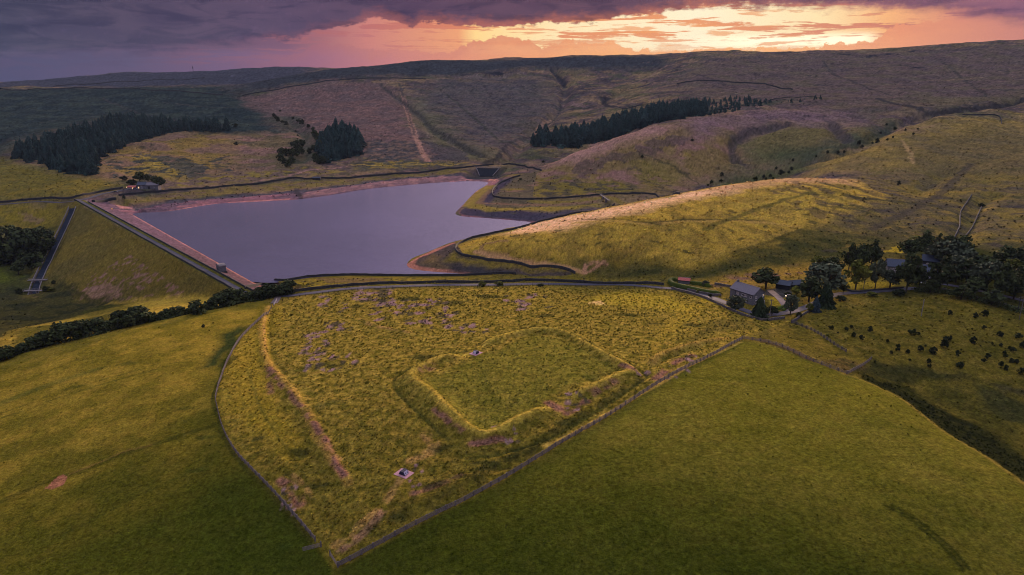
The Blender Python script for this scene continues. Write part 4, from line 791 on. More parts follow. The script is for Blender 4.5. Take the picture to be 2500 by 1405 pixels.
def chan_side(s_): 
    out = []; zs = []
    for k in range(len(chan)):
        a = chan[min(k+1, len(chan)-1)]-chan[max(k-1, 0)]; a /= np.linalg.norm(a); p = chan[k]+np.array([a[1], -a[0]])*s_; out.append(p); zs.append(chz[k]-0.2)
    return out, zs
for s_, lab in ((3.0, 'stone side wall of the spillway nearest the dam slope'), (-3.0, 'stone side wall of the spillway nearest the dark trees')):
    o_, z_ = chan_side(s_); SW(o_, 0.9, .55, M_conc, lab, raw=True, zs=z_, seed=40, name='spillway_wall')
def fence(pts, post_gap, h, nrail, label, netting=False, pw=.16, rail=.10, m_=None, raw=False, name='timber_fence'):
    m_ = m_ or M_wood; l = drape(pts, 1.0, raw); seg = np.r_[0, np.cumsum(np.linalg.norm(np.diff(l, axis=0), axis=1))]; n = max(2, int(seg[-1]/post_gap)+1)
    s_ = np.linspace(0, seg[-1], n); px = np.interp(s_, seg, l[:, 0]); py = np.interp(s_, seg, l[:, 1]); pz = h_at(px, py)
    root = empty(name, (px[0], py[0], pz[0])); tag(root, label, 'fence')
    order = sorted(range(n), key=lambda k: math.hypot(px[k], py[k])); own = set(order[:100]); rest = MB(); r_ = random.Random(3)
    base = MB().bar((0, 0, -.4), (0, 0, h+.12), pw).build('post', m_, root); first = True
    for k in range(n):
        loc = (px[k]-px[0], py[k]-py[0], pz[k]-pz[0])
        if k in own:
            o = base if first else base.copy()
            if not first: link(o, root)
            first = False; o.location = loc; o.rotation_euler = (r_.uniform(-.03, .03), r_.uniform(-.03, .03), math.atan2(py[min(k+1, n-1)]-py[max(k-1, 0)], px[min(k+1, n-1)]-px[max(k-1, 0)]))
        else: rest.bar((loc[0], loc[1], loc[2]-.4), (loc[0], loc[1], loc[2]+h+.12), pw)
    if rest.v: tag(rest.build('post_run', m_, root), kind='stuff')
    for q_ in range(nrail):
        zz = h*(q_+1)/nrail-.04; mb = MB()
        for k in range(n-1): mb.bar((px[k]-px[0], py[k]-py[0], pz[k]-pz[0]+zz), (px[k+1]-px[0], py[k+1]-py[0], pz[k+1]-pz[0]+zz), .05, rail)
        mb.build('rail', m_, root)
    if netting:
        mb = MB()
        for k in range(n-1):
            for zz in np.arange(.12, h*.8, .17): mb.bar((px[k]-px[0], py[k]-py[0], pz[k]-pz[0]+zz), (px[k+1]-px[0], py[k+1]-py[0], pz[k+1]-pz[0]+zz), .03, .05)
        mb.build('netting', M_net, root)
    return root
fence([(655,768),(625,790),(590,825),(560,875),(540,925),(527,972),(531,1000),(545,1050),(575,1105),(620,1155),(700,1240),(770,1322)], 2.4, 1.25, 3, 'weathered timber fence curving down the left side of the fort field', True, .24, .17)
fence([(806,1358),(824,1386)], 2.4, 1.2, 4, 'short timber fence between the field gate and the bottom corner')
fence([(826,1385),(1000,1290),(1200,1187),(1350,1095),(1480,1020),(1620,930),(1730,873),(1812,829)], 2.6, 1.25, 4, 'long straight timber rail fence on the right side of the fort field', True, .24, .17)
fence([(1816,828),(1870,836),(1900,844),(1965,875),(2021,897),(2067,914)], 3.0, 1.2, 3, 'post and rail fence along the top of the big near field', True, .26)
fence([(2070,914),(2098,898),(2127,878)], 2.5, 1.2, 3, 'short rail fence closing the corner above the gully', True, .26)
fence([(1932,789),(1965,800),(1992,813),(2025,835),(2065,860)], 2.6, 1.2, 3, 'fence with heavy dark posts below the farm lane', True, .32, m_=M_net)
fence([(690,736),(760,722),(850,711),(960,704),(1100,702),(1250,699),(1400,701),(1550,705),(1640,712)], 3.2, 1.1, 2, 'post and wire fence between the lane and the fort field', False, .14, .04, M_dark)
def gate(p, q_, label, m_, open_=0.0):
    p = np.array(p); q_ = np.array(q_); L = float(np.linalg.norm(q_-p)); a = math.atan2(q_[1]-p[1], q_[0]-p[0]); z = float(h_at(*p)); root = empty('field_gate', (p[0], p[1], z), a); tag(root, label, 'gate')
    MB().bar((0, 0, -.4), (0, 0, 1.5), .22).build('post', M_wood, root); MB().bar((L, 0, -.4), (L, 0, 1.5), .22).build('post', M_wood, root); g_ = MB()
    for k in range(5): g_.bar((.1, 0, .25+k*.22), (.1+(L-.2)*math.cos(open_), (L-.2)*math.sin(open_), .25+k*.22), .06, .08)
    for t_ in (0, .5, 1): g_.bar((.1+(L-.2)*t_*math.cos(open_), (L-.2)*t_*math.sin(open_), .2), (.1+(L-.2)*t_*math.cos(open_), (L-.2)*t_*math.sin(open_), 1.2), .07)
    g_.build('leaf', m_, root)
gate(W(784, 1336), W(806, 1358), 'pale barred gate standing open in the bottom corner of the fort field', M_wood, -1.9)
gate(W(668, 748), W(678, 738), 'grey gate at the top left corner of the fort field', M_metal)
gate(W(655, 768), W(664, 758), 'small dark gate at the head of the curving fence', M_dark)
# ------------------------------------------------------------------ buildings
def gable_house(name, origin, ang, L, Wd, eave, rise, label, wallm, roofm, wins=(), chims=(), cat='house', over=.3, extra=None):
    """local x along the ridge (0..L), y across (0..Wd), z up"""
    root = empty(name, origin, ang); tag(root, label, cat)
    b = MB(); b.box(0, L, 0, Wd, -1.5, eave); n = len(b.v)
    for x in (0, L): b.v += [(x, 0, eave+.002), (x, Wd, eave+.002), (x, Wd/2, eave+rise)]
    b.f += [(n, n+2, n+1), (n+3, n+4, n+5), (n, n+3, n+5, n+2), (n+1, n+2, n+5, n+4)]; b.build('wall', wallm, root)
    r_ = MB(); s = rise/(Wd/2); e = -over*s; t_ = .16
    r_.v += [(x, y, z) for x in (-over, L+over) for y, z in ((-over, eave+e), (Wd/2, eave+rise+.02), (Wd+over, eave+e), (Wd+over, eave+e+t_), (Wd/2, eave+rise+t_+.04), (-over, eave+e+t_))]
    r_.f += [(0, 1, 2, 3, 4, 5), (11, 10, 9, 8, 7, 6)]+[(i, 6+i, 6+(i+1) % 6, (i+1) % 6) for i in range(6)]; rf = r_.build('roof', roofm, root)
    MB().bar((-over, Wd/2, eave+rise+t_+.06), (L+over, Wd/2, eave+rise+t_+.06), .22, .16).build('ridge_tiles', wallm, rf)
    MB().bar((-over, -over-.05, eave+e+.02), (L+over, -over-.05, eave+e+.02), .16, .16).build('gutter', M_dark, root)
    for cx, hh in chims:
        c = MB().box(cx-.45, cx+.45, Wd/2-.35, Wd/2+.35, eave+rise*.6, eave+rise+hh).box(cx-.52, cx+.52, Wd/2-.42, Wd/2+.42, eave+rise+hh, eave+rise+hh+.12)
        for q_ in (-.2, .2): c.bar((cx+q_, Wd/2, eave+rise+hh+.1), (cx+q_, Wd/2, eave+rise+hh+.45), .22, sides=6)
        c.build('chimney', wallm, rf)
    for side, a0, z0, w_, h_, mull, kind in wins:
        fr = MB(); pn = MB(); T_ = .10
        def bx(mb, a1, a2, z1, z2, d0, d1):
            if side == 'f': mb.box(a1, a2, -d1, -d0, z1, z2)
            elif side == 'b': mb.box(a1, a2, Wd+d0, Wd+d1, z1, z2)
            elif side == 'r': mb.box(L+d0, L+d1, a1, a2, z1, z2)
            else: mb.box(-d1, -d0, a1, a2, z1, z2)
        if kind == 'win' or kind == 'lit':
            bx(fr, a0-T_, a0+w_+T_, z0-T_*1.6, z0, .0, .16); bx(fr, a0-T_, a0+w_+T_, z0+h_, z0+h_+T_*1.4, .0, .12)
            for k in range(mull+1): xx = a0+w_*k/mull; bx(fr, xx-T_*.8, xx+T_*.8, z0, z0+h_, .0, .11)
            f_ = fr.build('window', M_white, root); bx(pn, a0, a0+w_, z0+.01, z0+h_-.01, .005, .05); pn.build('pane', M_glass if kind == 'win' else M_lit, f_)
        elif kind == 'door':
            bx(fr, a0, a0+w_, z0, z0+h_, .004, .08); d_ = fr.build('door', mull, root); kb = MB(); bx(kb, a0+w_*.82, a0+w_*.9, z0+h_*.45, z0+h_*.5, .085, .13); kb.build('handle', M_metal, d_)
    return root
v0 = np.array(FA[0][:2]); v1 = np.array(FA[1][:2]); ax = (v1-v0); Lh = np.linalg.norm(ax); ax /= Lh; ang = math.atan2(ax[1], ax[0])
# the front wall runs from the far left corner to the near corner; local +y points away from the viewer
fw = []
for a0, w_, mull in ((4.2, 1.0, 2), (7.3, 3.0, 4)):
    for z0, hh in ((.9, 1.1), (3.3, 1.0)): fw.append(('f', a0, z0, w_, hh, mull, 'win'))
fw += [('r', 1.6, 3.3, 1.0, 1.0, 2, 'win'), ('r', 6.2, 3.4, 1.0, 1.0, 2, 'win'), ('r', 1.6, 1.0, 1.3, 1.1, 2, 'win'), ('r', 4.0, 0, 1.0, 2.1, M_white, 'door'), ('f', 12.2, 3.3, .8, 1.0, 1, 'win')]
farm = gable_house('farmhouse', (v0[0], v0[1], farm_z), ang, Lh, 8.2, 5.3, 2.7, 'grey gritstone farmhouse with slate roof and white mullioned windows', M_wall, M_slate, fw, ((1.0, .9),), over=.35)
MB().bar((3.3, -.12, 0), (3.3, -.12, 5.2), .14, sides=6).build('drainpipe', M_dark, farm)
lm = MB().box(Lh+.02, Lh+.2, 7.35, 7.55, 4.0, 4.2).build('wall_lamp', M_lamp, farm)
po = MB().box(Lh+.02, Lh+2.2, 3.4, 6.0, 0, 2.2).build('porch', M_render, farm)
cc = W(1900, 708)
gable_house('garage', (W(1893,704)[0], W(1893,704)[1], gar_z), -0.62+math.pi/2*0, 7.0, 6.5, 2.4, 1.5, 'dark roofed garage with a white end wall in the farmyard', M_dark, M_slate2, [('l', 1.5, 0, 3.4, 2.1, M_white, 'door')], (), 'garage')
gp = W(1924, 708); gable_house('outbuilding', (gp[0]+1.0, gp[1]+1.0, gar_z), 0.25, 9.0, 6.0, 2.2, 1.4, 'long low slate roofed outbuilding attached beside the garage', M_dark, M_slate2, [('f', 1.0, .0, 2.6, 1.9, M_dark, 'door')], (), 'outbuilding')
gable_house('garden_shed', (shed_c[0]-3, shed_c[1]+.5, shed_z), -0.35, 6.2, 4.4, 2.0, 1.0, 'small shed with a bright red tiled roof inside the hedge', M_wall, M_pinkroof, [('r', 1.6, 0, 1.2, 1.8, M_dark, 'door')], (), 'shed')
mp_ = W(2164, 674); mz = man_z
man = gable_house('manor_house', (mp_[0], mp_[1], mz), -0.30, 12.5, 9.0, 5.6, 3.0, 'large stone house with steep blue slate roof among the dark trees', M_wall, M_slate2,
    [('f', 1.2, 3.4, 1.0, 1.1, 2, 'win'), ('f', 2.8, 3.3, 2.4, 1.3, 3, 'win'), ('f', 6.4, 3.3, 1.6, 1.3, 2, 'win'), ('f', 1.6, .8, 2.4, 1.7, 2, 'win'), ('f', 5.0, .8, 2.0, 1.3, 3, 'win'), ('f', 8.4, .7, .9, 1.5, 1, 'lit'), ('l', 1.0, 1.0, .9, 1.4, 1, 'lit')], ((11.5, 1.0),))
ca_, sa_ = math.cos(-.30), math.sin(-.30); wg = (mp_[0]+12.6*ca_, mp_[1]+12.6*sa_)
gable_house('house_wing', (wg[0]+.2, wg[1]+1.0, mz), -0.42, 14.0, 8.0, 4.0, 2.8, 'lower wing with long slate roof joined to the big house', M_wall, M_slate2, [('f', 8.0, .8, 1.4, 1.3, 2, 'win'), ('f', 11.2, .8, 1.2, 1.4, 2, 'lit'), ('r', 2.0, .8, 1.4, 1.4, 2, 'lit')], ((7.0, .8),))
bp_ = W(2256, 652); gable_house('barn', (bp_[0], bp_[1]+3, barn_z), -0.55, 8.5, 7.5, 3.2, 2.8, 'dark slate roofed barn in the trees behind the big house', M_dark, M_slate2, [('f', 3.0, 0, 2.4, 2.4, M_dark, 'door')], (), 'barn')
fp = W(334, 463)
gable_house('hillside_farmhouse', (fp[0], fp[1]+1, ff_z), 0.06, 9.0, 8.0, 4.6, 2.6, 'far stone farmhouse with a lit window beside the upper road', M_wall, M_slate2, [('f', 1.0, 1.0, 1.3, 1.6, 1, 'lit'), ('f', 4.2, .9, 1.4, 1.2, 2, 'win'), ('f', 4.2, 3.0, 1.4, 1.0, 2, 'win')], ((.8, .9), (8.2, .9)))
gable_house('stone_barn', (fp[0]+9.2, fp[1]+1.6, ff_z), 0.06, 13.0, 7.6, 4.2, 2.6, 'long pale stone barn joined to the far farmhouse', M_wall, M_slate, [('f', 2.0, 0, 2.6, 3.0, M_dark, 'door'), ('f', 8.0, 1.4, 1.0, 1.0, 1, 'win')], (), 'barn')
gable_house('lean_to', (fp[0]-9.5, fp[1]-1, ff_z), 0.06, 8.5, 5.5, 2.4, 1.3, 'small outhouse with reddish roof at the left of the far farmhouse', M_render, M_pinkroof, [('f', 5.0, .3, 1.8, 1.8, 2, 'lit')], (), 'outhouse')
fl = W(309, 465); fl = (fl[0], fl[1]+1); z_ = float(h_at(*fl)); rt = empty('lamp_post', (*fl, z_)); tag(rt, 'small lit lamp on a post beside the far farm drive', 'lamp'); MB().bar((0, 0, -.3), (0, 0, 3), .12).build('post', M_dark, rt); MB().box(-.25, .25, -.25, .25, 3, 3.4).build('lamp_head', M_lamp, rt)
hp = W(768, 441); gable_house('pump_hut', (hp[0]-3, hp[1]+2, float(h_at(*hp))), 0.05, 9.5, 4.5, 2.6, 1.2, 'little flat dark stone hut against the wall above the far shore', M_dstone, M_slate2, [('f', 4.2, 0, 1.1, 1.9, M_dark, 'door')], (), 'hut')
# valve tower on the dam
tp = dam_pt(np.clip((np.array(Pz(508,662,-19)[:2])-DA)@DU, 0, DL), 9.0); a_ = math.atan2(DU[1], DU[0])
vt = empty('valve_tower', (*tp, -21.5), a_); tag(vt, 'small stone valve house with pale domed roof on the dam slope', 'valve house')
MB().box(-3.4, 3.4, -2.4, 2.4, -3, 1.2).build('plinth', M_dstone, vt); MB().box(-2.9, 2.9, -2.0, 2.0, 1.2, 4.6).build('wall', M_wall, vt); MB().box(-3.2, 3.2, -2.3, 2.3, 4.6, 4.85).build('cornice', M_conc, vt)
mb = MB(); 
for k in range(9): t0 = math.pi*k/8; mb.v += [(-3.1*math.cos(t0), -2.2, 4.85+math.sin(t0)*.9), (-3.1*math.cos(t0), 2.2, 4.85+math.sin(t0)*.9)]
for k in range(8): mb.f.append((2*k, 2*k+1, 2*k+3, 2*k+2))
mb.f += [tuple(2*k for k in range(9)), tuple(2*k+1 for k in range(9))[::-1]]; mb.build('roof', M_conc, vt)
MB().box(-.6, .6, 2.004, 2.1, 1.3, 3.4).build('door', M_dark, vt); MB().box(-2.5, 2.5, 2.4, 7.5, .9, 1.2).build('bridge_deck', M_dstone, vt)
mb = MB(); [mb.box(x, x+.9, -2.06, -2.0, 2.4, 3.6) for x in (-1.9, 1.0)]; mb.build('window', M_glass, vt)
# inflow weir with footbridge at the head of the reservoir
wp0 = tuple(w0_); wv = w1_-w0_; wl = WLN; wz = WZ
iw = empty('inflow_weir', (*wp0, wz-1.0), math.atan2(wv[1], wv[0])); tag(iw, 'dark stone inflow weir under a railed footbridge at the reservoir head', 'weir')
mb = MB(); mb.v += [(0, 0, 2.4), (wl, 0, 2.4), (wl*.78, -19, -5.2), (wl*.22, -19, -5.2), (0, 2, 2.4), (wl, 2, 2.4), (wl*.78, -19, -8), (wl*.22, -19, -8)]; mb.f += [(0, 3, 2, 1), (0, 1, 5, 4), (3, 7, 6, 2)]; mb.build('apron', plain('wet_stone', (34,38,50), .95, .25, .5, 0, .05), iw)
MB().bar((0, -.2, 2.6), (wl*.22, -19.2, -5.0), .8).build('side_wall', M_conc, iw); MB().bar((wl, -.2, 2.6), (wl*.78, -19.2, -5.0), .8).build('side_wall', M_conc, iw)
dk = MB().box(-2, wl+2, .2, 2.2, 3.4, 3.8).build('bridge_deck', M_conc, iw); mb = MB()
for k in range(11): mb.box(wl*k/10-.4, wl*k/10+.4, .0, .6, 2.2, 3.4)
mb.build('pier_row', M_conc, iw); mb = MB()
for yy in (.25, 2.1):
    for k in range(13): xx = -2+(wl+4)*k/12; mb.bar((xx, yy, 3.8), (xx, yy, 5.0), .12)
    mb.bar((-2, yy, 5), (wl+2, yy, 5), .14)
mb.build('railing', M_conc, dk)
def footbridge(p, q_, label, w_=1.8, lift=1.2, m_=None):
    p = np.array(p); q_ = np.array(q_); L = float(np.linalg.norm(q_-p)); root = empty('footbridge', (*p, float(h_at(*p))+lift), math.atan2(*(q_-p)[::-1])); tag(root, label, 'bridge'); m_ = m_ or M_conc
    MB().box(0, L, -w_/2, w_/2, -.3, 0).build('deck', m_, root); dz = float(h_at(*q_)-h_at(*p))
    for s_ in (-1, 1):
        mb = MB().bar((0, s_*w_/2, 1.05), (L, s_*w_/2, 1.05), .1); [mb.bar((L*k/6, s_*w_/2, 0), (L*k/6, s_*w_/2, 1.05), .1) for k in range(7)]; mb.build('railing', m_, root)
    MB().box(L*.3, L*.36, -w_/2, w_/2, -5, -.3).build('pier', m_, root); MB().box(L*.64, L*.7, -w_/2, w_/2, -5, -.3).build('pier', m_, root)
footbridge(W(1466, 478), W(1487, 501), 'narrow pale footbridge crossing the dry inlet behind the spur')
for uvs, lab in ((((78,686),(93,690)), 'stone bridge over the spillway, upper of the two'), (((70,715),(108,725)), 'stone bridge at the foot of the spillway')):
    c_ = chan[int(np.argmin([abs(W(*uvs[0])[1]-p[1]) for p in chan]))]; p_, q_ = np.array(W(*uvs[0])), np.array(W(*uvs[1])); footbridge(c_-np.array([6.5, 0]), c_+np.array([6.5, 1]), lab, 2.2, 0.9)
# information boards on stone plinths in the fort
def info(uv, rz, label):
    p = W(*uv); z = float(h_at(*p)); r_ = empty('information_board', (*p, z), rz); r_.scale = (.86, .86, .8); tag(r_, label, 'information board')
    mb = MB(); [mb.box(-2.4+i_*1.2+.02, -1.2+i_*1.2-.02, -1.9+j_*.95+.02, -.95+j_*.95-.02, -.2, .10) for i_ in range(4) for j_ in range(4)]; mb.build('paving', plain('paving_flags', (176,130,150), .85, .15, 1.5), r_)
    MB().tri_prism([(-1.1, .1), (1.1, .1), (.55, 1.25), (-.55, 1.25)], -1.0, .95).build('plinth', plain('plinth_stone', (44,44,74), .7, .2, 2), r_)
    for s_ in (-1, 1):
        n_ = Vector((s_*1.15, 0, .55)).normalized(); mb = MB(); c0 = [(s_*1.12, y, .22) for y in (-.8, .75)]+[(s_*.62, y, 1.2) for y in (.75, -.8)]
        mb.v = [tuple(Vector(c)+n_*.02) for c in c0]+[tuple(Vector(c)+n_*.06) for c in c0]; mb.f = [(0, 1, 2, 3), (7, 6, 5, 4), (0, 4, 5, 1), (1, 5, 6, 2), (2, 6, 7, 3), (3, 7, 4, 0)]; pn = mb.build('panel', plain('panel_print', (196,186,222), .5, .05, 2), r_)
        for y0 in (-.45, .25):      # dark picture blocks printed on the board
            m2 = MB(); c1 = [Vector((s_*(1.12-.5*t_), y0+dy, .22+.98*t_))+n_*.075 for t_, dy in ((.25, 0), (.25, .3), (.6, .3), (.6, 0))]; m2.v = [tuple(c) for c in c1]; m2.f = [(0, 1, 2, 3)]; m2.build('print', M_dark, pn)
info((1162, 863), 0.9, 'information board on a paved base in the far gap of the fort bank'); info((986, 1157), -0.55, 'information board on pinkish paving below the fort, nearest the camera')
# poles
def pole(uv, hpx, label, cross=True, m_=None):
    p = W(*uv); z = float(h_at(*p)); d = math.hypot(*p); h_ = hpx*math.sqrt(d*d+(CAM_Z-z)**2)/F_PX/.93; r_ = empty('utility_pole', (*p, z)); tag(r_, label, 'pole'); MB().bar((0, 0, -.5), (0, 0, h_), .3, sides=8).build('shaft', m_ or M_wood, r_)
    if cross: MB().bar((-.9, 0, h_-.6), (.9, 0, h_-.6), .12).build('crossarm', M_wood, r_)
pole((1879,777), 42, 'pale wooden pole beside the wall in front of the farmhouse'); pole((2249,772), 34, 'short whitish pole standing alone in the right pasture', False, M_metal); pole((2488,781), 46, 'wooden pole by the wall at the right edge'); pole((2484,762), 30, 'thin dark pole near the wall behind the right pasture', True, M_dark); pole((2108,706), 22, 'thin pole on the lawn below the big house', False)
mp2 = W(472, 176.5); r_ = empty('radio_mast', (*mp2, float(h_at(*mp2)))); tag(r_, 'distant radio mast on the left skyline', 'mast'); mb = MB(); mb.bar((0, 0, -2), (0, 0, 24), 1.6, sides=6); mb.build('mast', M_dark, r_); MB().bar((0, 0, 14), (0, 0, 19), 3.6, sides=8).build('antenna', M_dark, r_)
def car(p, rz, rgb, label, L=4.2, h_=1.5):
    z = float(h_at(*p)); r_ = empty('parked_car', (*p, z+.1), rz); tag(r_, label, 'car'); pm = plain('car_paint', rgb, .35, .05, 1, 0, .5)
    MB().tri_prism([(-L/2, .3), (L/2, .3), (L/2, .75), (L*.3, .9), (-L*.42, .95), (-L/2, .8)], -.85, .85).build('body', pm, r_); MB().tri_prism([(-L*.42, .95), (L*.28, .9), (L*.12, h_), (-L*.32, h_)], -.75, .75).build('cabin', M_glass, r_)
    for x in (-L*.31, L*.31):
        for y in (-.8, .8): MB().bar((x, y-.1, .32), (x, y+.1, .32), .64, sides=12).build('wheel', M_dark, r_)
car(W(330, 463.5), 0.1, (150,150,190), 'pale van parked in front of the far farmhouse', 4.8, 2.0); car(W(1928, 728), -0.5, (60,70,110), 'dark blue car parked on the farm drive'); car(W(2258, 694), -.3, (200,200,215), 'white car parked behind the trees by the big house'); car(W(283, 470), .1, (60,66,84), 'dark car beside the upper road')
# ------------------------------------------------------------------ vegetation
def conifer_mesh(name, seed, H_=1.0, R_=0.26, lay=13, per=11, m_=None):
    r_ = random.Random(seed); v = []; f = []
    for i_ in range(lay):
        t_ = i_/(lay-1); z = 0.06+0.90*t_; rad = R_*(1-t_)**0.62*r_.uniform(.85, 1.15)+.012; off = r_.uniform(0, 6.28)
        for k in range(per):
            a = off+2*math.pi*k/per+r_.uniform(-.22, .22); rr = rad*r_.uniform(.72, 1.2); dr = .07+.05*r_.random(); w_ = 2*math.pi*rad/per*.85+.012; n = len(v)
            ca, sa = math.cos(a), math.sin(a); px, py = -sa, ca
            v += [(ca*.01, sa*.01, z+.055), (ca*rr*.6+px*w_*.5, sa*rr*.6+py*w_*.5, z-dr*.2), (ca*rr, sa*rr, z-dr), (ca*rr*.6-px*w_*.5, sa*rr*.6-py*w_*.5, z-dr*.2)]; f += [(n, n+1, n+2), (n, n+2, n+3)]
            if r_.random() < .6: v += [(ca*rr*.75, sa*rr*.75, z+.015), (ca*rr*1.04+px*.02, sa*rr*1.04+py*.02, z-dr*1.4), (ca*rr*.5-px*w_*.3, sa*rr*.5-py*w_*.3, z-dr*1.1)]; f.append((len(v)-3, len(v)-2, len(v)-1))
    n = len(v); v += [(.02, 0, .9), (-.01, .017, .9), (-.01, -.017, .9), (0, 0, 1.04)]; f += [(n, n+1, n+3), (n+1, n+2, n+3), (n+2, n, n+3)]
    me = bpy.data.meshes.new(name); me.from_pydata(v, [], f); me.materials.append(m_ or M_conif); return me
def trunk_mesh(name, h0, h1, r0, seed, limbs=5, spread=.3):
    r_ = random.Random(seed); mb = MB(); mb.bar((0, 0, -.04), (0, 0, h0), r0*2.2, sides=6); mb.bar((0, 0, h0*.98), (r_.uniform(-.04, .04), r_.uniform(-.04, .04), h1), r0*1.4, sides=5)
    for k in range(limbs):
        a = 2*math.pi*k/limbs+r_.uniform(-.4, .4); s = r_.uniform(.5, 1)*spread; mb.bar((0, 0, h0*r_.uniform(.75, 1.1)), (math.cos(a)*s, math.sin(a)*s, h1*r_.uniform(.7, 1)), r0*.8, sides=4)
    me = bpy.data.meshes.new(name); me.from_pydata(mb.v, [], mb.f); me.materials.append(M_bark); return me
def crown_mesh(name, seed, m_, rx=.42, zc=.60, rz=.40, n_clump_=26, leaves=46, leaf=.05, shape='round'):
    """leaf-sized faces gathered in clumps through the crown's volume"""
    r_ = random.Random(seed); v = []; f = []; cl = []
    for _ in range(n_clump_):
        while True:
            x, y, z = (r_.uniform(-1, 1) for _ in range(3)); q_ = x*x+y*y+z*z
            if q_ < 1 and q_ > .12: break
        taper = (1-.45*max(z, 0)) if shape == 'round' else (1-.6*(z+1)/2)
        cl.append((x*rx*.8*taper, y*rx*.8*taper, zc+z*rz*.8, rx*r_.uniform(.22, .42)))
    for cx, cy, cz, cr in cl:
        for _ in range(leaves):
            d = Vector((r_.gauss(0, 1), r_.gauss(0, 1), r_.gauss(0, 1))).normalized(); k = cr*(r_.uniform(.55, 1.05)); c = Vector((cx, cy, cz))+Vector((d.x*k, d.y*k, d.z*k*.85))
            n_ = (d+Vector((r_.gauss(0, .6), r_.gauss(0, .6), r_.gauss(0, .6)))).normalized(); t1 = n_.orthogonal().normalized(); t2 = n_.cross(t1); s = leaf*r_.uniform(.6, 1.4); a = r_.uniform(0, 6.28); ca, sa = math.cos(a)*s, math.sin(a)*s
            n = len(v); v += [tuple(c+t1*ca+t2*sa), tuple(c-t1*sa*.7+t2*ca*.7), tuple(c-t1*ca-t2*sa), tuple(c+t1*sa*.7-t2*ca*.7)]; f.append((n, n+1, n+2, n+3))
    me = bpy.data.meshes.new(name); me.from_pydata(v, [], f); me.materials.append(m_); return me
CON = [conifer_mesh('conifer_tree', s_, R_=r0, lay=l_) for s_, r0, l_ in ((1, .31, 10), (2, .36, 9), (3, .28, 11), (4, .40, 9))]
def one(name, me_, p, h_, label, cat, group, rz, sx=1.0, z=None):
    o = link(bpy.data.objects.new(name, me_)); z = float(h_at(*p)) if z is None else z; o.location = (p[0], p[1], z-.15); o.scale = (h_*sx, h_*sx, h_); o.rotation_euler = (0, 0, rz); tag(o, label, cat, group); return o
def wood(poly_px, spacing, hgt, own, label, group, stuff_label, seed, meshes=None, edge_small=True):
    P = np.array(WL(poly_px)); lo, hi = P.min(0), P.max(0); r_ = np.random.RandomState(seed); pts = []
    ys = np.arange(lo[1], hi[1], spacing*.9); k = 0
    for y in ys:
        for x in np.arange(lo[0]+(k % 2)*spacing*.5, hi[0], spacing): pts.append((x+r_.uniform(-.42, .42)*spacing, y+r_.uniform(-.42, .42)*spacing))
        k += 1
    pts = np.array(pts); pts = pts[in_poly(P, pts[:, 0], pts[:, 1])]; pts = pts[np.argsort(np.hypot(pts[:, 0], pts[:, 1]))]
    hs = hgt*r_.uniform(.58, 1.22, len(pts))*(1-.28*(fbm(pts[:, 0], pts[:, 1], 60, 2, 5) < -.15)); meshes = meshes or CON
    # the trees that show largest: those at the near edge, then an even thinning of the rest
    n = len(pts); first = list(range(min(n, own*2//3))); rest = list(range(len(first), n)); stepk = max(1, len(rest)//max(1, own-len(first))); pick = set(first+rest[::stepk][:own-len(first)])
    vv = []; ff = []; off = 0
    for k in range(n):
        p = pts[k]; m_ = meshes[k % len(meshes)]
        if k in pick: one('conifer_tree', m_, p, hs[k], label, 'conifer', group, r_.uniform(0, 6.28), r_.uniform(.9, 1.25))
        else:
            co_ = np.empty(len(m_.vertices)*3); m_.vertices.foreach_get('co', co_); co_ = co_.reshape(-1, 3); a = r_.uniform(0, 6.28); s_ = hs[k]; ca, sa = math.cos(a), math.sin(a)
            w_ = np.c_[(co_[:, 0]*ca-co_[:, 1]*sa)*s_*1.1+p[0], (co_[:, 0]*sa+co_[:, 1]*ca)*s_*1.1+p[1], co_[:, 2]*s_+float(h_at(*p))-.15]; vv.append(w_); ff += [tuple(i_+off for i_ in pl.vertices) for pl in m_.polygons]; off += len(w_)
    if vv: tag(mesh_obj('conifer_wood', np.vstack(vv), ff, M_conif), stuff_label, 'wood', kind='stuff')
    print('wood', n, len(pick))
wood([(33,388),(110,405),(180,429),(252,430),(232,392),(292,364),(350,342),(420,325),(560,320),(558,309),(470,306),(430,312),(408,303),(330,300),(268,298),(215,322),(120,352),(58,370)], 11.5, 21, 150, 'dark conifer in the long plantation on the left hillside', 'conifers of the left plantation', 'close inner rows of the left hillside plantation', 1)
wood([(790,402),(830,392),(885,376),(884,352),(868,335),(845,322),(805,322),(782,335),(772,352),(778,380)], 11.5, 22, 48, 'dark conifer in the round clump above the far shore', 'conifers of the round clump', 'inner trees of the round clump above the far shore', 2)
wood([(1298,361),(1400,361),(1480,342),(1560,318),(1650,294),(1720,284),(1720,276),(1650,270),(1560,288),(1450,316),(1340,338),(1300,348)], 11, 24, 72, 'dark conifer in the long belt behind the middle hill', 'conifers of the belt behind the middle hill', 'inner trees of the belt behind the middle hill', 3)
wood([(1655,292),(1760,279),(1880,259),(1888,247),(1800,242),(1740,252),(1700,240),(1665,250)], 17, 9.5, 30, 'small conifer thinly scattered beyond the long belt', 'scattered conifers at the top of the belt', 'thin scatter of small conifers beyond the long belt', 4)
wood([(1905,256),(2008,243),(2006,238),(1900,250)], 15, 6, 8, 'little conifer in the thin line on the moor right of the belt', 'thin line of small conifers on the moor', 'thin line of small conifers on the moor', 5)
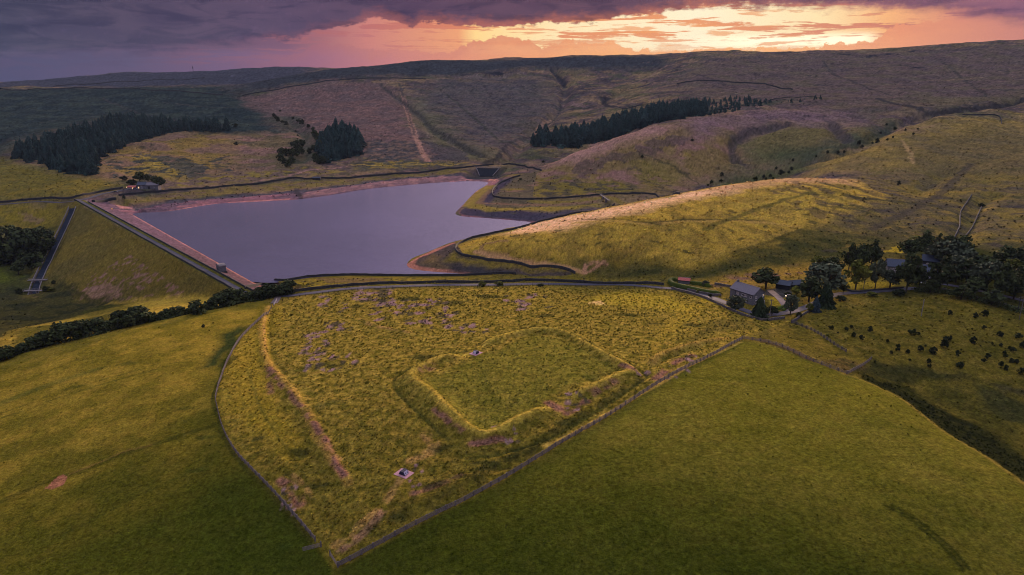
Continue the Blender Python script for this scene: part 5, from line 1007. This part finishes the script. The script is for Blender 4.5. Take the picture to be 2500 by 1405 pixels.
BR = {'dark': [crown_mesh('crown', 11+i_, M_oak) for i_ in range(3)], 'olive': [crown_mesh('crown', 21+i_, M_olive) for i_ in range(2)], 'grey': [crown_mesh('crown', 31+i_, M_grey) for i_ in range(2)],
      'bush': [crown_mesh('crown', 41+i_, M_gorse, .48, .45, .46, 16, 40, .07) for i_ in range(4)], 'hbush': [crown_mesh('crown', 71+i_, M_oak, .48, .47, .48, 22, 46, .06) for i_ in range(3)], 'obush': [crown_mesh('crown', 51, M_olive, .48, .45, .46, 16, 40, .07)], 'conif': [conifer_mesh('crown', 61, R_=.31, lay=20, per=16, m_=M_fir), conifer_mesh('crown', 62, R_=.33, lay=20, per=16, m_=M_fir)], 'blue': [conifer_mesh('crown', 63, R_=.27, m_=M_blue)], 'slim': [crown_mesh('crown', 64, M_oak, .2, .55, .48, 16, 40, .04)]}
TR = [trunk_mesh('trunk', .3, .75, .025, 5), trunk_mesh('trunk', .38, .8, .022, 6)]
def px_h(uv, hpx):
    p = W(*uv); z = float(h_at(*p)); return p, z, hpx*math.sqrt(p[0]**2+p[1]**2+(CAM_Z-z)**2)/F_PX/.95
def tree(u, v, hpx, wpx, kind, label, cat='tree', group=None, name=None, seed=0):
    p, z, h_ = px_h((u, v), hpx); r_ = random.Random(seed+int(u*7+v)); ms = BR[kind]; c = ms[r_.randrange(len(ms))]; wid = wpx/hpx*h_
    base_w = {'conif': .62, 'blue': .54, 'slim': .46}.get(kind, .92 if kind in ('bush', 'obush', 'hbush') else .84); s_ = wid/base_w
    nm = name or ('shrub' if kind in ('bush', 'obush', 'hbush') else 'conifer_tree' if kind in ('conif', 'blue') else 'broadleaf_tree')
    root = empty(nm, (p[0], p[1], z-.1), r_.uniform(0, 6.28)); tag(root, label, cat, group)
    o = link(bpy.data.objects.new('crown', c), root); o.scale = (s_, s_, h_); o2 = link(bpy.data.objects.new('trunk', TR[r_.randrange(2)]), root); k = .6 if kind in ('bush', 'obush', 'conif', 'blue') else 1.0; o2.scale = (s_*k, s_*k, h_*k); return root
for u, v, hp_, wp_, kd, lb in [
    (1869,706,48,54,'dark','large rounded dark tree between the farmhouse and the garage'), (1795,760,36,44,'grey','round pale grey green tree in front of the farmhouse wall'), (1853,778,52,38,'conif','dark spiky conifer before the farmhouse gable'),
    (1884,772,26,28,'bush','dark bush beside the wooden pole in front of the farm'), (1929,769,46,32,'grey','grey green conical tree on the bend of the farm drive'), (1974,738,52,46,'dark','dark broad tree right of the outbuilding'), (2010,718,62,72,'grey','biggest grey green tree in the middle of the farm group'),
    (1998,664,32,38,'olive','yellowish tree standing behind the farm group'), (2034,668,32,38,'dark','dark rounded tree touching the yellowish tree behind the farm'), (2014,750,54,36,'conif','tall dark conifer at the bend of the lane'), (1990,762,38,22,'blue','small blue spruce beside the tall dark conifer'),
    (1974,763,20,14,'olive','small yellow green bush tree by the gateway'), (1950,776,14,14,'bush','dark round bush at the corner of the pasture wall'), (1943,722,20,20,'olive','small olive tree in front of the outbuilding'), (1921,722,10,14,'bush','dark clipped bush on the farm lawn'), (1860,722,14,16,'bush','dark bush at the end of the farmhouse yard'), (2058,716,26,20,'dark','small dark tree where the lane bends toward the big house'),
    (2088,708,60,42,'olive','olive topped tree with a clear trunk on the lawn'), (2071,664,54,30,'dark','dark tree at the left end of the row behind the lawn'), (2098,664,54,34,'dark','dark tree in the middle of the row behind the lawn'), (2126,655,54,32,'dark','dark tree at the right end of the row behind the lawn'),
    (2136,706,68,32,'grey','thin airy tree on the lawn left of the big house'), (2172,704,42,42,'grey','leaning grey tree directly below the big house'), (2212,714,82,48,'dark','tall dark tree in front of the join of the big house and its wing'), (2245,698,36,30,'dark','dark tree below the wing of the big house'),
    (2220,634,42,42,'dark','dark tree behind the ridge of the big house'), (2259,632,56,42,'dark','tall broad tree behind the wing of the big house'), (2288,622,50,15,'slim','slim columnar tree beside the barn'), (2306,652,54,58,'grey','wide grey green tree right of the barn'), (2318,612,28,30,'dark','dark treetop behind the wide grey green tree'),
    (2343,642,50,38,'dark','dark tree on the upper edge of the right wood'), (2355,662,42,40,'grey','grey tree lower on the edge of the right wood'), (2292,712,74,54,'dark','great dark tree in front of the wood below the barn'), (2332,690,50,46,'grey','greyish tree behind the great dark tree'), (2357,700,50,46,'dark','dark tree right of the greyish tree by the lane'),
    (2397,668,32,54,'dark','dark spreading tree at the back of the right wood'), (2406,712,60,52,'grey','broad grey green tree in the right wood beside the lane'), (2437,728,64,42,'dark','tall dark tree near the wall of the right wood'), (2468,694,50,46,'olive','greenish tree in the right wood near the picture edge'), (2490,674,50,50,'dark','dark tree at the back right of the wood'),
    (2474,732,46,40,'dark','dark low tree by the wall at the right edge'), (2512,722,60,50,'dark','dark tree cut by the right edge of the view'), (2378,724,36,36,'dark','low dark tree above the pale pasture wall'), (2450,655,40,40,'dark','dark tree at the upper right of the wood'), (2240,590,14,24,'obush','small scrubby tree on the slope above the barn'),
    (2346,732,26,34,'dark','low dark tree hanging over the lane in the right wood'), (2420,745,30,36,'dark','dark tree rooted against the pasture wall'), (2270,716,30,30,'dark','dark bushy tree beside the bottom of the lawn'), (2196,722,16,24,'bush','dark shrub at the lane below the big house'),(2130,724,12,22,'obush','olive shrub beside the lane bend'),
    (2052,735,14,20,'bush','dark shrub where the wall meets the lane'), (1705,716,10,12,'obush','yellowish garden bush under the clipped hedge'), (1722,700,14,18,'grey','small grey garden tree between the two hedges'), (1733,727,12,9,'bush','small dark bush by the garden wall'), (2395,505,8,12,'bush','dark bush in the stream gully high on the right slope')]:
    k_ = 1.10 if u > 2300 and kd in ('dark', 'grey') else 1.0; k_ = 1.12 if 1940 < u < 2130 and kd in ('dark', 'grey', 'olive') else k_; tree(u, v, hp_*k_, wp_*k_*1.12, kd, lb)
for k, (u, v, h_, w_) in enumerate([(6,645,62,60),(38,628,60,56),(70,636,62,58),(98,628,56,50),(20,600,40,50),(60,602,38,50),(100,600,36,48),(112,612,30,34),(-25,640,70,70),(-40,600,50,60),(48,646,40,44),(85,652,30,40)]):
    tree(u, v, h_*1.05, w_*1.15, 'hbush', 'dark broadleaf tree in the dense wood left of the spillway', group='dark wood left of the spillway')
for u, v, h_, w_, kd, lb in [(46,672,28,28,'dark','dark tree standing below the left wood'),(112,712,12,18,'bush','dark shrub right of the foot of the spillway'),(128,712,10,14,'obush','paler shrub next to the dark one by the spillway'),(48,718,12,16,'bush','shrub left of the lower spillway bridge'),(132,694,9,9,'bush','little bush on the fence line under the dam'),
    (497,800,9,8,'bush','single dark thorn bush in the left near field'),(342,446,22,28,'dark','dark tree behind the roof of the far farmhouse'),(303,441,11,15,'bush','dark bush left of the far farmhouse'),(362,446,18,14,'dark','dark narrow tree behind the far stone barn'),(391,462,26,26,'dark','dark tree at the right end of the far stone barn'),(322,452,12,26,'bush','dark shrubs beside the far farm drive'),(380,448,16,20,'dark','dark tree above the far barn end'),
    (303,486,8,7,'bush','dark bush below the wall near the dam end'),(576,357,11,10,'bush','lone dark thorn tree on the slope right of the plantation'),(574,312,10,14,'bush','dark thorn at the right tip of the left plantation'),(505,460,6,12,'bush','small bush on the wall above the far shore'),(1177,700,16,22,'obush','olive bush on the lane wall'),(1220,698,14,24,'obush','wider olive bush right of the first on the lane wall'),(752,697,5,8,'bush','tiny bush on the lane wall above the near bank'),(1320,700,8,20,'bush','dark bush by the lane wall toward the middle'),
    (1568,378+8,8,7,'bush','lone thorn on the crest of the middle hill'),(1327,398,7,7,'bush','lone thorn in the valley mouth behind the weir'),(1271,440,6,8,'bush','small thorn above the second wall'),(1690,345,6,8,'bush','dark thorn on the middle hill shoulder'),(2194,452,10,9,'bush','lone dark thorn on the right slope above the spur')]: tree(u, v, h_, w_, kd, lb)
for u, v, s_ in [(717,360,12),(725,356,11),(737,357,13),(724,366,12),(687,379,14),(701,382,16),(714,382,16),(726,381,16),(735,377,15),(685,393,14),(692,400,12),(713,399,14),(708,404,12),(702,409,11),(756,376,12),(766,368,11),(768,334,13),(774,342,13),(781,361,14),(776,401,15),(788,400,16),(770,392,14),(797,398,14),(764,320,8),(781,371,13)]: tree(u, v, s_*1.25, s_*1.35, 'hbush', 'small round dark tree scattered beside the conifer clump', group='small trees beside the round clump')
for u, v, s_ in [(753,312,8),(737,305,9),(729,299,8),(738,299,7),(716,292,6),(669,286,8),(675,292,8),(679,297,8),(699,306,9),(690,301,7),(684,274,5),(722,323,4),(727,333,4),(796,318,5)]: tree(u, v, s_*1.1, s_*1.3, 'bush', 'tiny dark thorn tree in the gully above the clump', group='thorn trees in the left gully')
for u, v, s_ in [(2141,350,10),(2105,363,8),(2097,354,9),(2184,318,7),(1908,431,15),(1933,417,9),(1844,443,11),(1880,435,9),(1864,436,8),(1762,431,9),(1737,450,9),(1760,446,8),(1895,414,6),(1936,394,6),(2045,376,7),(2020,376,7),(2164,307,5),(1728,455,6),(2060,374,6),(1992,384,5),(2210,320,5),(2130,352,5),(2230,330,5),(2240,318,5),(2180,338,5),(2165,345,6),(2150,328,5),(1925,425,7),(1888,440,7),(1870,440,6)]: tree(u, v, s_*1.15, s_, 'bush', 'small dark thorn tree in the stream gully on the right', group='thorn trees in the right gully')
for k, (u, v, h_) in enumerate([(-14,885,34),(12,878,30),(34,868,20),(54,860,20),(78,853,28),(100,848,32),(130,838,36),(160,832,44),(185,827,40),(212,819,38),(240,812,36),(264,808,26),(284,802,26),(300,799,40),(322,795,42),(345,789,42),(364,785,24),(380,781,14),(398,778,20),(418,773,24),(440,768,22),(458,765,12),(482,766,34),(506,757,16),(520,753,26),(536,749,34),(552,746,38),(568,741,40),(586,738,34),(604,735,22),(622,733,26),(640,729,30),(658,726,36),(675,723,32),(690,720,30),(705,716,34)]):
    tree(u, v+1, h_*1.0, h_*1.12+6, 'hbush', 'dark hawthorn in the hedge line above the left near field', group='hawthorns of the long hedge line', name='hedge_tree')
for k, (x, y, s_) in enumerate([(1728,108,28),(1985,125,36),(2078,115,34),(2075,250,30),(2230,312,32),(535,250,26),(682,262,22),(735,238,22),(925,262,38),(758,325,34),(838,355,36),(1355,300,40),(1415,308,18),(1100,380,22),(1138,495,26),(1205,460,36),(1305,490,26),(1430,462,32),(1480,430,20),(1562,490,42),(1668,425,42),(1690,360,34),(1725,370,32),(1965,390,38),(1808,520,40),(1832,628,36),(1515,590,26),(1525,635,22),(2115,540,44),(2065,580,24),(2245,425,20),(2330,450,25),(2370,475,36),(2280,505,24),(2290,540,26),(2345,585,28),(2400,590,26),(2245,620,28),(2290,660,32),(2425,345,46),(2465,430,44),(2460,700,42),(1955,260,10),(600,295,16),(1325,570,14),(1560,1068,20),(2160,410,14),(1845,468,12),(975,590,14),(2040,430,10)]):
    u = 1900+x/4.13; v = 740+(y+s_*.5)/4.13; q1, q2 = random.Random(k).uniform(.75, 1.2), random.Random(k+99).uniform(.8, 1.25); tree(u, v+1, s_/4.13*1.7*q1, s_/4.13*1.45*q2, 'bush', 'dark gorse bush dotted over the right pasture', group='gorse bushes of the right pasture')
tree(2020, 823, 8, 9, 'obush', 'yellowish bush growing through the dark posted fence')
# clipped hedges
def hedge(pts, h_, w_, label):
    l = drape(pts, 1.2); d = np.gradient(l, axis=0); d /= np.linalg.norm(d, axis=1)[:, None]; n = np.c_[d[:, 1], -d[:, 0]]; r_ = random.Random(9); v = []; f = []; R_ = 9
    for k in range(len(l)):
        z = float(h_at(*l[k])); e = min(1, .45+k*.3, .45+(len(l)-1-k)*.3)
        for a in range(R_): t_ = math.pi*a/(R_-1); p = l[k]-n[k]*math.cos(t_)*w_/2*(1.15-.1*math.sin(t_))*(1+r_.uniform(-.07, .07)); v.append((p[0], p[1], z-.3+(h_*e+.3)*(math.sin(t_)**.45)*(1+r_.uniform(-.04, .04))))
    for k in range(len(l)-1):
        for a in range(R_-1): i0 = k*R_+a; f.append((i0, i0+1, i0+R_+1, i0+R_))
    f += [tuple(range(R_))[::-1], tuple((len(l)-1)*R_+a for a in range(R_))]; tag(mesh_obj('clipped_hedge', v, f, M_hedge, smooth=True), label, 'hedge')
def undergrowth(pts, w_, h_, label):
    l = drape(pts, 2.0); r_ = random.Random(4); v = []; f = []
    for p in l:
        z = float(h_at(*p))
        for _ in range(60):
            a = r_.uniform(0, 6.28); q_ = r_.uniform(0, 1)**.5*w_/2; c = Vector((p[0]+math.cos(a)*q_+r_.uniform(-1, 1), p[1]+math.sin(a)*q_, z+r_.uniform(0, h_)*(1-(2*q_/w_)**2*.6))); n_ = Vector((r_.gauss(0, 1), r_.gauss(0, 1), r_.gauss(.3, 1))).normalized(); t1 = n_.orthogonal().normalized()*.42; t2 = n_.cross(t1)
            n = len(v); v += [tuple(c+t1), tuple(c+t2), tuple(c-t1), tuple(c-t2)]; f.append((n, n+1, n+2, n+3))
    tag(mesh_obj('undergrowth', v, f, M_oak), label, 'undergrowth', kind='stuff')
undergrowth([(-20,884),(40,866),(120,843),(200,826),(280,806),(370,786),(450,769),(510,757),(600,738),(710,718)], 3.2, 1.9, 'brambles and scrub filling the foot of the long hedge line')
undergrowth([(2240,712),(2300,716),(2400,738),(2500,764)], 6, 2.6, 'dark scrub between the lane and the right pasture')
0 and undergrowth([(2110,918),(2180,948),(2250,985),(2330,1040),(2420,1090),(2500,1150)], 7, 0.9, 'rank dark rushes filling the gully beside the near field')
hedge([(1655,686),(1642,686),(1636,692),(1646,699),(1664,704),(1690,710),(1716,716),(1742,720),(1757,720)], 2.3, 2.6, 'long clipped green hedge curving round the red roofed shed'); hedge([(1684,692),(1706,696),(1735,702)], 2.0, 2.2, 'shorter clipped hedge behind the shed garden'); hedge([(1898,757),(1920,750),(1912,760)], 1.4, 1.6, 'low dark clipped hedge under the farm lawn')

# tussocks, rushes and heather standing above the turf
def tussocks(count, r0, r1, mask, smin, smax, seed, name, label, var=(0.65, 1.9)):
    R_ = np.random.RandomState(seed); th = R_.uniform(math.radians(-41), math.radians(41), count); r = np.exp(R_.uniform(math.log(r0), math.log(r1), count))
    x = r*np.sin(th); y = r*np.cos(th); t_ = np.where(th < TH[0], th, th); i_ = np.clip(np.searchsorted(LR, np.log(r)), 1, len(LR)-1); j_ = np.clip(np.searchsorted(TH, t_), 1, len(TH)-1)
    ok = (R_.uniform(0, 1, count) < mask[i_, j_]); x, y, r, i_, j_ = x[ok], y[ok], r[ok], i_[ok], j_[ok]; n = len(x); z = h_at(x, y)-0.08
    s_ = np.clip(r*0.0019, smin, smax)*R_.uniform(.5, 1.5, n); col = C[i_, j_]*R_.uniform(var[0], var[1], n)[:, None]; col *= np.where(R_.uniform(0, 1, n) < .12, 1.35, 1.0)[:, None]
    a0 = R_.uniform(0, 6.28, n); V = []; K = 5
    for k in range(K):
        a = a0+2*math.pi*k/K+R_.uniform(-.3, .3, n); ca, sa = np.cos(a), np.sin(a); h_ = s_*R_.uniform(.45, .85, n); w_ = s_*.38; lean = s_*R_.uniform(.35, .75, n)
        V.append(np.stack([np.c_[x-sa*w_*.6, y+ca*w_*.6, z], np.c_[x+sa*w_*.6, y-ca*w_*.6, z], np.c_[x+ca*lean+sa*w_*.8, y+sa*lean-ca*w_*.8, z+h_], np.c_[x+ca*lean-sa*w_*.8, y+sa*lean+ca*w_*.8, z+h_*.9]], 1))
    V = np.stack(V, 1).reshape(-1, 3).astype(np.float32); nf = n*K; me_ = bpy.data.meshes.new(name); me_.vertices.add(len(V)); me_.vertices.foreach_set('co', V.ravel()); me_.loops.add(nf*4); me_.loops.foreach_set('vertex_index', np.arange(nf*4, dtype=np.int32)); me_.polygons.add(nf); me_.polygons.foreach_set('loop_start', np.arange(0, nf*4, 4, dtype=np.int32)); me_.update(calc_edges=True)
    ca_ = me_.color_attributes.new('Col', 'FLOAT_COLOR', 'POINT'); cc_ = np.repeat(np.clip(col, 0.003, .8), K*4, 0); ca_.data.foreach_set('color', np.c_[cc_, np.ones(len(cc_))].astype(np.float32).ravel()); me_.materials.append(M_tuft); tag(link(bpy.data.objects.new(name, me_)), label, 'grass', kind='stuff'); print(name, n)
M_tuft, t_, b_ = mat('tussock_blades'); at_ = t_.new('ShaderNodeAttribute', attribute_name='Col'); t_.l.new(at_.outputs['Color'], b_.inputs['Base Color']); b_.inputs['Roughness'].default_value = 1; b_.inputs['Specular IOR Level'].default_value = 0
dry = np.where(np.isfinite(sd), sstep(14, 22, sd), 1.0)*(1-np.clip(near, 0, 1)); rd = np.zeros(GX.shape)
for q_ in roads: D_, _, _ = line_dist(q_[1], GX, GY, q_[3]/2+3); rd = np.maximum(rd, np.where(D_ < q_[3]/2+.8, 1, 0))
D_, _, _ = line_dist(chan, GX, GY, 6); rd = np.maximum(rd, np.where(D_ < 4, 1, 0))
for b_c, rr_ in ((farm_c, 12), (gar_c, 11), (man_c, 16), (ff_c, 14), (W(986,1156), 3), (W(1162,862), 3)): rd = np.maximum(rd, np.where(np.hypot(GX-b_c[0], GY-b_c[1]) < rr_, 1, 0))
clus = 0.35+0.65*thr(n_tuft+0.4*n_clump, 0.0, 0.2); free = dry*(1-rd)*(1-far); inF_ = np.clip(F1+F2, 0, 1)
tussocks(70000, 110, 420, free*clus*(0.10*(1-inF_)+0.75*F4*(1-0.45*fo)+0.025*inF_+0.8*np.clip(g1, 0, 1)), .34, .8, 1, 'tussock_grass', 'coarse grass tussocks over the fort field and the near pastures')
tussocks(80000, 300, 2300, free*clus*0.22*(1-inF_), .5, 1.25, 2, 'moor_grass', 'clumps of moor grass and heather over the hillsides', (1.0, 2.0))
# ------------------------------------------------------------------ evening haze
hb = MB().box(-5350, 5350, -5350, 5350, -60, 290); hz = hb.build('haze', None) if False else None
mh = bpy.data.materials.new('evening_haze'); mh.use_nodes = True; t = NT(mh.node_tree); t.n.clear(); pv = t.new('ShaderNodeVolumePrincipled'); pv.inputs['Color'].default_value = (.45, .58, 1.0, 1); pv.inputs['Density'].default_value = 0.000022; pv.inputs['Anisotropy'].default_value = 0.0
ou = t.new('ShaderNodeOutputMaterial'); t.l.new(pv.outputs[0], ou.inputs['Volume']); hz = hb.build('haze', mh); tag(hz, kind='stuff')
print('objects', len(bpy.data.objects))
